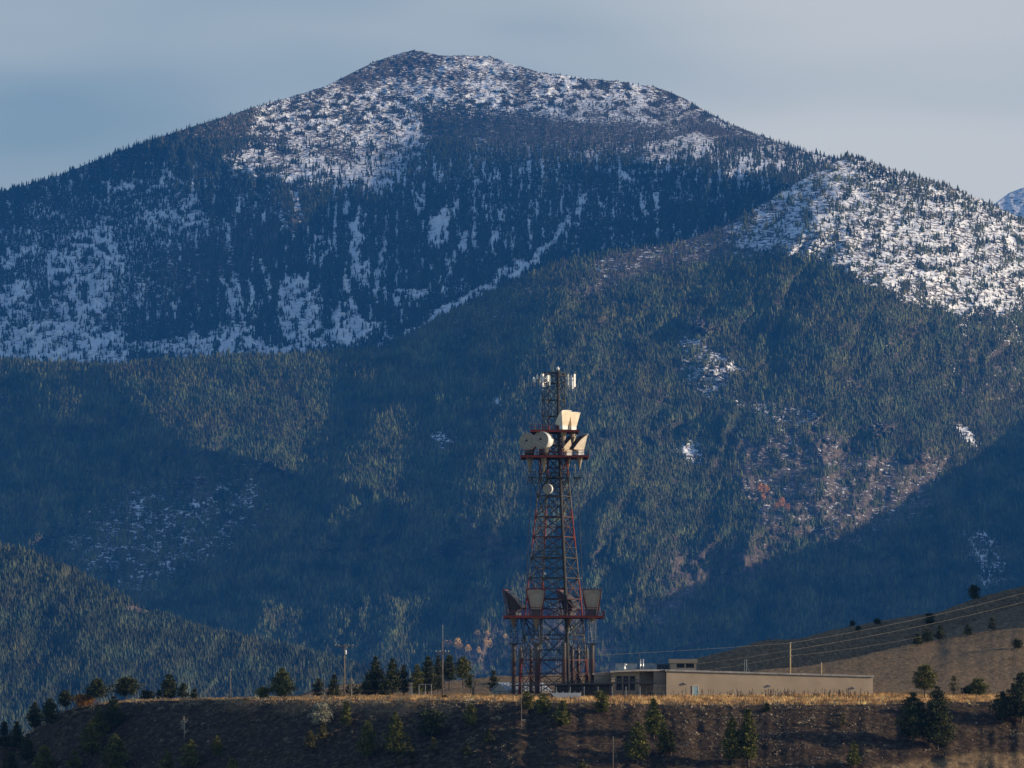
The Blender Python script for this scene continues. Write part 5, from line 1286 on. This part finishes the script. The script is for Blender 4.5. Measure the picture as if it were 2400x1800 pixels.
MB().tube([(0.1, 0, h3 - .6), (.05, 0, h3 + 3.4)], .025, 5).build('whip_mast', MAT_GALV, o3)
o4, h4 = pole(1109, 1004, 1586, 'short thick post with a sunlit pale side left of the shed', .30, weathered('old_post', (.10, .07, .05), (.34, .26, .17), 1.0, .85), name='short_post', cat='post')
MB().lathe([(.32, 0), (.32, .1), (.1, .14)], 10, org=(0, 0, h4 + .002)).build('post_cap', MAT_DKST, o4)
o5, h5 = pole(1852, 1040, 1505, 'sunlit yellow brown utility pole behind the roof of the long building', .17, MAT_POLE2)
for z in (h5 - .15, h5 - 1.6, h5 - 2.9): MB().lathe([(.03, 0), (.09, .05), (.04, .16)], 8, org=(.18, -.1, z)).build('insulator', MAT_INS, o5, True)
o6, h6 = pole(1925, 1040, 1553, 'short sunlit wooden post standing behind the right end of the roof', .15, MAT_POLE2, name='short_post', cat='post'); MB().lathe([(.16, 0), (.05, .08)], 10, org=(0, 0, h6)).build('post_cap', MAT_POLE2, o6)
b = at_depth(1747, 1045); o7 = thing('twin_mast', 'pair of thin grey masts joined by a stay behind the roof', 'mast', b)
for dx, r in ((-.18, 1545), (.22, 1544)): MB().tube([(dx, 0, -.3), (dx, 0, Z(r, 1045) - b.z)], .06, 6).build('mast_tube', MAT_GALV, o7)
MB().tube([(.22, 0, Z(1556, 1045) - b.z), (.9, 0, Z(1578, 1045) - b.z)], .04, 5).build('stay_tube', MAT_GALV, o7)
def slope_pole(px, row, top, lab, r=.09):
    b, v = hit(px, row); o = thing('slope_pole', lab, 'pole', b); h = Z(top, b.y) - b.z
    MB().tube([(0, 0, -.5), (0, 0, h)], [r, r * .8], 8).build('pole_shaft', MAT_POLE, o); return o, h
o8, h8 = slope_pole(1222, 1706, 1593, 'thin grey steel pole on the slope in front of the shed')
MB().box(.05, .75, -.03, .03, 1.25, 1.4).build('pole_sign', MAT_TRIM, o8)
MB().lathe([(.09, 0), (.1, .06), (.02, .1)], 8, org=(0, 0, h8)).build('pole_cap', MAT_GALV, o8)
o9, h9 = slope_pole(1437, 1806, 1728, 'thin grey pole low on the slope at the picture bottom'); MB().lathe([(.09, 0), (.1, .06), (.02, .1)], 8, org=(0, 0, h9)).build('pole_cap', MAT_GALV, o9)
MB().tube([(0, 0, h9 - .6), (1.2, .4, 0)], .02, 4).build('guy_wire', MAT_GALV, o9)
MAT_WIRE = weathered('bright_wire', (.13, .115, .09), (.20, .175, .135), 1, .6, .1)
def wire(lab, pts, mat=None, sag=.4, r=.019):
    P = []
    pw = [Vector((X(a, y), y, Z(b, y))) for a, b, y in pts]
    for a, b in zip(pw[:-1], pw[1:]):
        for i in range(14):
            u = i / 14; q = a.lerp(b, u); q.z -= sag * 4 * u * (1 - u) * (b - a).length / 40; P.append(q)
    P.append(pw[-1]); tag(MB().tube(P, r, 5).build('power_line', mat or MAT_WIRE), lab, 'wire', 'overhead wires along the bench')
wire('upper bright wire from the guyed pole past the tower to the sunlit pole', [(541, 1570, 1022), (807, 1577, 1013.6), (1037, 1562.5, 1011.6), (1198, 1541, 1008), (1400, 1535.5, 1015), (1853, 1507, 1040)], sag=.12)
wire('lower bright wire from the guyed pole to the tower', [(542, 1585, 1022), (807, 1595.5, 1013.6), (1037, 1588.5, 1011.6), (1198, 1574, 1008), (1440, 1567, 1016)], sag=.12)
wire('uppermost wire rising from the sunlit pole over the hill to the right', [(1853, 1507, 1040), (2450, 1376, 1110)], sag=.35)
wire('middle wire rising from behind the roof past the sunlit pole to the right', [(1632, 1556, 1030), (1853, 1523.5, 1039.7), (2450, 1398, 1110)], sag=.3)
wire('faint lowest wire crossing low over the hill behind the roof', [(1660, 1570, 1030), (1853, 1537, 1039.7), (2160, 1492, 1090)], sag=.25, r=.016)
wire('dark slack wire between the guyed pole and the transformer pole', [(541, 1600, 1022), (700, 1594, 1018), (805, 1560, 1013.6)], MAT_DKST, .3, .016)
wire('faint low wire behind the pole with the transformer ending at the pines', [(560, 1613, 1022), (807, 1620, 1013), (950, 1618, 1016)], sag=.1, r=.014)
# ================================================================ pines and bushes near the bench: each a thing with trunk and crown
MAT_PINE = tint_mat('pine_needles', .75)
MAT_BARK = weathered('pine_bark', (.045, .032, .024), (.11, .08, .06), 2.5, .9)
MAT_BARE = weathered('bleached_dead_wood', (.20, .18, .145), (.36, .32, .26), 2.0, .85)
def crown(seed, w, h, kind, lo, hi):
    """needle tufts gathered in clumps along whorls of limbs; returns V,F,tint,limb list"""
    r = np.random.default_rng(seed); cl = []; limbs = []
    z0 = {'pine': .10, 'cone': .04, 'round': .03, 'flat': .30, 'sparse': .15, 'tuft': .02}[kind]
    nw = max(5, int(h / .48)); 
    for i in range(nw):
        u = (i + r.uniform(.1, .9)) / nw; z = z0 + (1 - z0) * u
        if kind == 'cone': R = .5 * (1 - u) ** .85 + .04
        elif kind == 'pine': R = .5 * (1 - u ** 1.7) * (.62 + .38 * min(1, u / .22)) + .05
        elif kind == 'round': R = .5 * math.sqrt(max(.05, 1 - (2 * u - .85) ** 2 / 1.5))
        elif kind == 'flat': R = .5 * (.35 + .65 * math.sin(math.pi * min(1, u * .85 + .2)))
        elif kind == 'tuft': R = .5 * (1 - u) ** .6 + .05
        else: R = .45 * (1 - u) + .05
        R *= w * r.uniform(.72, 1.14); k = max(3, int(2.4 + R * 3.0 * (1 if kind != 'sparse' else .5)))
        a0 = r.uniform(0, 6.28); tilt = .35 if kind in ('cone', 'tuft') else .15
        for j in range(k):
            a = a0 + 2 * math.pi * j / k + r.uniform(-.5, .5); q = R * r.uniform(.55, 1.05)
            p = np.array((math.cos(a) * q, math.sin(a) * q, z * h + q * tilt * r.uniform(-.4, 1.2)))
            limbs.append((z * h - .1, p))
            for f, s in ((1.0, 1.0), (.62, .9), (.3, .7)):
                if f < 1 and r.uniform() < .25: continue
                cl.append((p * np.array([f, f, 1]) + np.array([0, 0, -.05]) * (1 - f), s * min(.66, .26 + .19 * R) * r.uniform(.75, 1.25)))
    cl.append((np.array((0, 0, h * .985)), .22 * min(1, w / 2)))
    C = np.array([c[0] for c in cl]); S = np.array([c[1] for c in cl]); n = len(C); m = 30 if kind != 'sparse' else 16
    d = r.normal(size=(n, m, 3)); d /= np.linalg.norm(d, axis=-1, keepdims=True); d[..., 2] *= .72
    q = r.uniform(.25, 1.05, (n, m, 1)) ** .6
    c = C[:, None] + d * q * S[:, None, None]
    s1 = np.cross(d, r.normal(size=d.shape)); s1 /= np.linalg.norm(s1, axis=-1, keepdims=True) + 1e-6
    Ln = .30 * r.uniform(.6, 1.3, (n, m, 1)) * np.clip(S[:, None, None] / .4, .55, 1.2); wd = Ln * .30
    up = d + np.array([0, 0, .45]); V = np.stack([c - s1 * wd, c + s1 * wd, c + up * Ln], 2).reshape(-1, 3)
    base = np.array(lo)[None] + (np.array(hi) - np.array(lo))[None] * r.uniform(0, 1, (n, 1)); T = np.repeat(base[:, None], m, 1) * r.uniform(.7, 1.3, (n, m, 1))
    T = np.concatenate([T.reshape(-1, 3), np.ones((n * m, 1))], 1)
    return V, np.arange(len(V)).reshape(-1, 3), np.repeat(T, 3, 0), limbs
GREENS = {'g': ((.040, .050, .014), (.16, .155, .040)), 'd': ((.022, .030, .014), (.075, .080, .028)), 'y': ((.06, .062, .016), (.17, .155, .045)), 's': ((.22, .21, .15), (.40, .38, .28)), 'o': ((.20, .09, .02), (.36, .18, .04)), 'j': ((.06, .055, .02), (.14, .12, .045))}
def tree(px, r0, r1, wpx, kind, col, lab, cat='tree', name=None, Y=None, group=None, seed=None):
    """r0 top row, r1 foot row, wpx crown width in photo pixels"""
    if Y is None: b, _ = hit(px, r1)
    else: b = at_depth(px, Y)
    k = b.y / F; h = (HROW - r0) * k + EYE - b.z; w = wpx * k * 1.0
    nm = name or {'pine': 'pine_tree', 'cone': 'pine_tree', 'flat': 'pine_tree', 'sparse': 'pine_tree', 'round': 'bush', 'tuft': 'bush'}[kind]
    sd = seed if seed else int(px * 7 + r0 * 13)
    o = thing(nm, lab, cat, b, 0, group); lo, hi = GREENS[col]
    V, Q, T, limbs = crown(sd, w, h, kind, lo, hi)
    mesh_np('crown', V, Q, MAT_PINE, o, attrs={'tint': T})
    m = MB(); rr = np.random.default_rng(sd); r_ = max(.06, min(.2, h * .026))
    top = h * (.93 if kind != 'round' else .5)
    bend = [(rr.normal(0, .02) * h * u, rr.normal(0, .02) * h * u, h * 0 + u * top) for u in (.3, .6, 1)]
    m.tube([(0, 0, -.5), (0, 0, .05)] + bend, [r_ * 1.25, r_, r_ * .8, r_ * .55, r_ * .15], 7)
    for z, p in limbs[::2]:
        if z < top: m.tube([(0, 0, z), tuple(p * np.array([.9, .9, 1]))], [r_ * .35, .015], 4, False)
    m.build('trunk', MAT_BARK, o, True)
    return o
def dead_tree(px, r0, r1, wpx, lab, Y=None, up=True, seed=1):
    if Y is None: b, _ = hit(px, r1)
    else: b = at_depth(px, Y)
    k = b.y / F; h = (HROW - r0) * k + EYE - b.z; w = wpx * k; r = np.random.default_rng(seed)
    o = thing('dead_tree', lab, 'tree', b)
    m = MB(); m.tube([(0, 0, -.3), (.06, 0, h * .5), (-.05, 0, h)], [.14, .09, .03], 6); m.build('trunk', MAT_BARE, o, True)
    m = MB()
    for i in range(20):
        z = h * r.uniform(.18, .88); a = r.uniform(0, 6.28); q = w * .5 * (1 - .6 * z / h) * r.uniform(.6, 1.1); e = np.array((math.cos(a) * q, math.sin(a) * q * .6, z + q * (.55 if up else -.1)))
        mid = e * np.array([.5, .5, 0]) + np.array([0, 0, z + q * .12]); m.tube([(0, 0, z), tuple(mid), tuple(e)], [.09, .065, .025], 5, False)
        t2 = e + np.array((r.normal(0, .25), r.normal(0, .2), r.uniform(0, .5))); m.tube([tuple(mid), tuple(t2)], [.03, .01], 4, False)
    m.build('branch', MAT_BARE, o, True)
# pines behind the bench, in picture order from the left
tree(82, 1648, 1712, 42, 'pine', 'd', 'dark pine at the outer left end of the bench top row')
tree(117, 1638, 1700, 46, 'pine', 'd', 'wide dark pine second from the left on the falling bench edge')
tree(154, 1620, 1668, 32, 'flat', 'd', 'small ragged dark pine left of the orange bush')
tree(196, 1630, 1656, 50, 'round', 'o', 'low orange brown bush on the bench edge', 'bush')
tree(228, 1593, 1652, 50, 'flat', 'd', 'round topped pine right of the orange bush')
tree(296, 1589, 1646, 66, 'flat', 'd', 'broad spreading pine with a gap in its crown on the bench edge', Y=1034)
tree(345, 1623, 1645, 34, 'round', 'd', 'low dark bush at the right foot of the broad spreading pine', 'bush', Y=1032)
tree(373, 1620, 1643, 18, 'pine', 'd', 'tiny pine at the left foot of the dense dark pine', Y=1030)
tree(396, 1581, 1643, 48, 'pine', 'd', 'dense dark pine with an upright top on the bench edge', Y=1030)
tree(428, 1604, 1643, 30, 'pine', 'd', 'shorter pine leaning on the right of the dense dark pine', Y=1030)
tree(456, 1614, 1642, 18, 'cone', 'd', 'little lone pine left of the guyed pole', Y=1028)
tree(661, 1566, 1640, 56, 'pine', 'g', 'large bushy pine between the guyed pole and the transformer pole', Y=1012)
tree(618, 1611, 1640, 34, 'round', 'g', 'low bush at the left foot of the large bushy pine', 'bush', Y=1014)
tree(747, 1591, 1636, 32, 'pine', 'd', 'small pine behind the bleached dead tree', Y=1020)
tree(783, 1582, 1636, 34, 'cone', 'd', 'pointed small pine just left of the transformer pole', Y=1018)
tree(779, 1614, 1639, 14, 'tuft', 'j', 'olive juniper at the foot of the pointed small pine', 'bush', name='juniper', Y=1010)
tree(826, 1606, 1637, 34, 'round', 'd', 'dark bush behind the pole with the transformer', 'bush', Y=1022)
tree(880, 1539, 1632, 40, 'pine', 'd', 'tallest left pine of the grove behind the bench', Y=1026)
tree(862, 1585, 1634, 34, 'pine', 'd', 'lower pine on the left flank of the grove', Y=1024)
tree(920, 1544, 1632, 40, 'pine', 'd', 'second tall pine of the grove with a rounded top', Y=1024)
tree(902, 1588, 1634, 36, 'pine', 'd', 'short pine filling the gap below the two tall grove pines', Y=1019)
tree(946, 1559, 1632, 28, 'pine', 'd', 'slim pine on the right of the second tall grove pine', Y=1026)
tree(978, 1560, 1632, 34, 'pine', 'g', 'olive green pine behind the pipe gate frame', Y=1026)
tree(1003, 1538, 1634, 42, 'pine', 'd', 'tallest right pine of the grove left of the whip mast pole', Y=1028)
tree(1027, 1538, 1612, 30, 'pine', 'd', 'pine directly behind the pole with the whip mast', Y=1075)
tree(1053, 1537, 1608, 30, 'flat', 'd', 'open crowned pine right of the whip mast pole', Y=1080)
tree(1085, 1542, 1603, 36, 'flat', 'g', 'pine with a bare lower trunk between the whip mast pole and short post', Y=1085)
tree(1103, 1583, 1610, 20, 'flat', 'g', 'tiny pine half hidden by the short thick post', Y=1050)
tree(1157, 1574, 1618, 26, 'pine', 'd', 'dark pine standing behind the left corner of the shed', Y=1040)
dead_tree(760, 1590, 1640, 24, 'bleached leaning dead tree left of the transformer pole', Y=1009, seed=3)
dead_tree(823, 1584, 1634, 30, 'bare grey dead tree right of the transformer pole', Y=1016, seed=5)
# on the slope below the bench, from the left
tree(10, 1692, 1760, 34, 'pine', 'd', 'dark pine cut by the left picture edge', seed=41)
tree(40, 1694, 1760, 38, 'pine', 'd', 'dark low pine second from the left picture edge')
tree(64, 1722, 1790, 36, 'pine', 'd', 'dark pine in the shaded lower left corner')
tree(266, 1634, 1708, 52, 'pine', 'd', 'dark pine rising over the bench edge below the round topped pine')
tree(232, 1660, 1738, 42, 'pine', 'g', 'pine on the slope left below the dark pine over the edge')
tree(212, 1694, 1772, 58, 'pine', 'g', 'broad pine low on the shaded slope at the left')
tree(270, 1722, 1812, 66, 'pine', 'g', 'largest pine at the bottom of the left slope')
tree(104, 1748, 1822, 60, 'pine', 'g', 'broad pine at the bottom edge in the left corner')
tree(174, 1755, 1815, 30, 'pine', 'g', 'slender pine between the two broad bottom pines at the left')
tree(24, 1764, 1830, 44, 'pine', 'd', 'very dark pine at the bottom left corner')
tree(392, 1762, 1822, 38, 'pine', 'g', 'pine at the bottom edge left below the white snag')
tree(446, 1735, 1808, 42, 'pine', 'g', 'pine on the slope just below the white snag')
tree(509, 1725, 1780, 25, 'pine', 'g', 'neat small pine alone right of the white snag')
tree(546, 1778, 1826, 38, 'pine', 'y', 'yellow green pine top peeking in at the bottom edge')
dead_tree(432, 1678, 1730, 34, 'white dead snag with crooked limbs on the shaded slope', up=True, seed=9)
tree(752, 1652, 1700, 54, 'round', 's', 'pale silvery round bush below the transformer pole', 'bush', name='silver_bush')
tree(811, 1644, 1706, 26, 'pine', 'g', 'thin pine right of the pale silvery bush')
tree(758, 1694, 1736, 22, 'pine', 'j', 'small olive pine below the pale silvery bush')
tree(728, 1713, 1762, 27, 'pine', 'j', 'small olive pine left below the pale silvery bush')
tree(861, 1690, 1778, 50, 'pine', 'g', 'dark pine with a sunlit top left of the great pyramidal pine')
tree(927, 1670, 1768, 58, 'cone', 'g', 'great pyramidal pine on the middle of the slope')
tree(958, 1732, 1772, 22, 'cone', 'd', 'dark sapling at the right foot of the great pyramidal pine')
tree(1012, 1667, 1728, 62, 'round', 'd', 'broad dark rounded pine right of the great pyramidal pine', name='pine_tree')
tree(1042, 1632, 1657, 13, 'cone', 'd', 'tiny dark conifer at the foot of the whip mast pole', Y=978)
tree(1103, 1650, 1708, 36, 'pine', 'g', 'egg shaped bright green pine below the short post')
tree(1015, 1729, 1766, 17, 'cone', 'j', 'narrow brownish sapling below the broad dark rounded pine')
tree(1145, 1712, 1745, 24, 'tuft', 'd', 'small black green cone shaped bush on the shaded slope', 'bush')
tree(1094, 1744, 1775, 20, 'cone', 'd', 'small dark sapling left below the cone shaped bush')
tree(967, 1766, 1794, 14, 'cone', 'd', 'thin dark sapling near the bottom under the great pyramidal pine')
tree(937, 1775, 1800, 12, 'cone', 'j', 'olive sapling at the bottom edge below the great pyramidal pine')
tree(1235, 1621, 1670, 36, 'pine', 'g', 'pine just right of the thin steel pole below the shed')
tree(1272, 1628, 1676, 37, 'pine', 'g', 'pine with a notched top below the white slatted fence')
tree(1318, 1645, 1705, 44, 'pine', 'g', 'leaning pine lower on the slope below the tower')
tree(1410, 1620, 1670, 37, 'round', 'g', 'round pine on the bench lip below the cable bridge', name='pine_tree')
tree(1365, 1784, 1815, 26, 'pine', 'j', 'small olive pine at the bottom edge below the tower')
tree(1532, 1638, 1732, 46, 'pine', 'g', 'tall pine below the left corner of the long wall')
tree(1494, 1692, 1790, 60, 'pine', 'g', 'large pine left below the tall pine of the long wall corner')
tree(1556, 1692, 1770, 32, 'pine', 'g', 'slim pine right below the tall pine of the long wall corner')
tree(1572, 1714, 1772, 28, 'pine', 'd', 'dark small pine right of the slim pine')
tree(1716, 1682, 1795, 50, 'pine', 'g', 'left pine of the joined pair below the long wall')
tree(1754, 1662, 1795, 46, 'pine', 'g', 'taller right pine of the joined pair below the long wall')
tree(1797, 1651, 1670, 15, 'tuft', 'd', 'tiny dark shrub on the rocky slope below the long wall', 'bush')
tree(1976, 1675, 1706, 16, 'sparse', 'j', 'thin sparse sapling left of the great dark pine')
tree(2001, 1740, 1800, 30, 'pine', 'g', 'young pine alone at the bottom right slope')
tree(2167, 1562, 1632, 60, 'flat', 'y', 'mushroom shaped sunlit pine above the great dark pine', Y=978)
tree(2140, 1624, 1742, 84, 'pine', 'd', 'great dark pine at the right, left half of the twin')
tree(2198, 1611, 1758, 88, 'pine', 'd', 'great dark pine at the right, taller half with a bare stem')
tree(2236, 1584, 1632, 28, 'sparse', 'j', 'half dead sparse pine behind the great dark pine', Y=1012)
tree(2293, 1592, 1634, 44, 'round', 'g', 'round green tree on the bench right of the half dead pine', name='pine_tree', Y=1010)
tree(2268, 1612, 1634, 26, 'round', 'd', 'low dark bush left of the round green tree', 'bush', Y=1012)
tree(2350, 1624, 1692, 62, 'pine', 'd', 'dark pine left of the pine cut by the right picture edge')
tree(2394, 1576, 1696, 84, 'pine', 'd', 'tall dark pine cut by the right picture edge')
# on the hill
HILL = 'low trees on the grassy hill'
def hillrow(px, row): return hit(px, row)[0]
for (px, r0, r1, w_, kd, cl_, lab) in ((2283, 1374, 1404, 26, 'round', 'd', 'lone round dark tree on the crest of the hill'), (2151, 1486, 1514, 22, 'pine', 'd', 'lowest left tree in the dark thicket on the hill'), (2173, 1477, 1508, 24, 'round', 'd', 'middle tree in the dark thicket on the hill'),
      (2203, 1468, 1504, 20, 'pine', 'd', 'upright right tree in the dark thicket on the hill'), (2268, 1464, 1490, 18, 'cone', 'd', 'small tree on the hill right of the dark thicket'), (2325, 1446, 1478, 18, 'cone', 'd', 'small tree on the hill furthest toward the right edge'),
      (2180, 1438, 1462, 20, 'round', 'd', 'dark shrub high on the hill above the thicket'), (1998, 1457, 1466, 8, 'round', 'd', 'tiny dark shrub low on the hill skyline'), (2056, 1452, 1463, 11, 'round', 'd', 'tiny dark shrub right on the hill skyline'), (2011, 1469, 1478, 9, 'round', 'd', 'tiny dark shrub just under the hill skyline'), (2385, 1500, 1520, 24, 'round', 'd', 'dark shrub on the hill at the right picture edge')):
    tree(px, r0, r1, w_, kd, cl_, lab, 'tree' if 'tree' in lab else 'shrub', name='hill_tree' if 'tree' in lab else 'shrub')
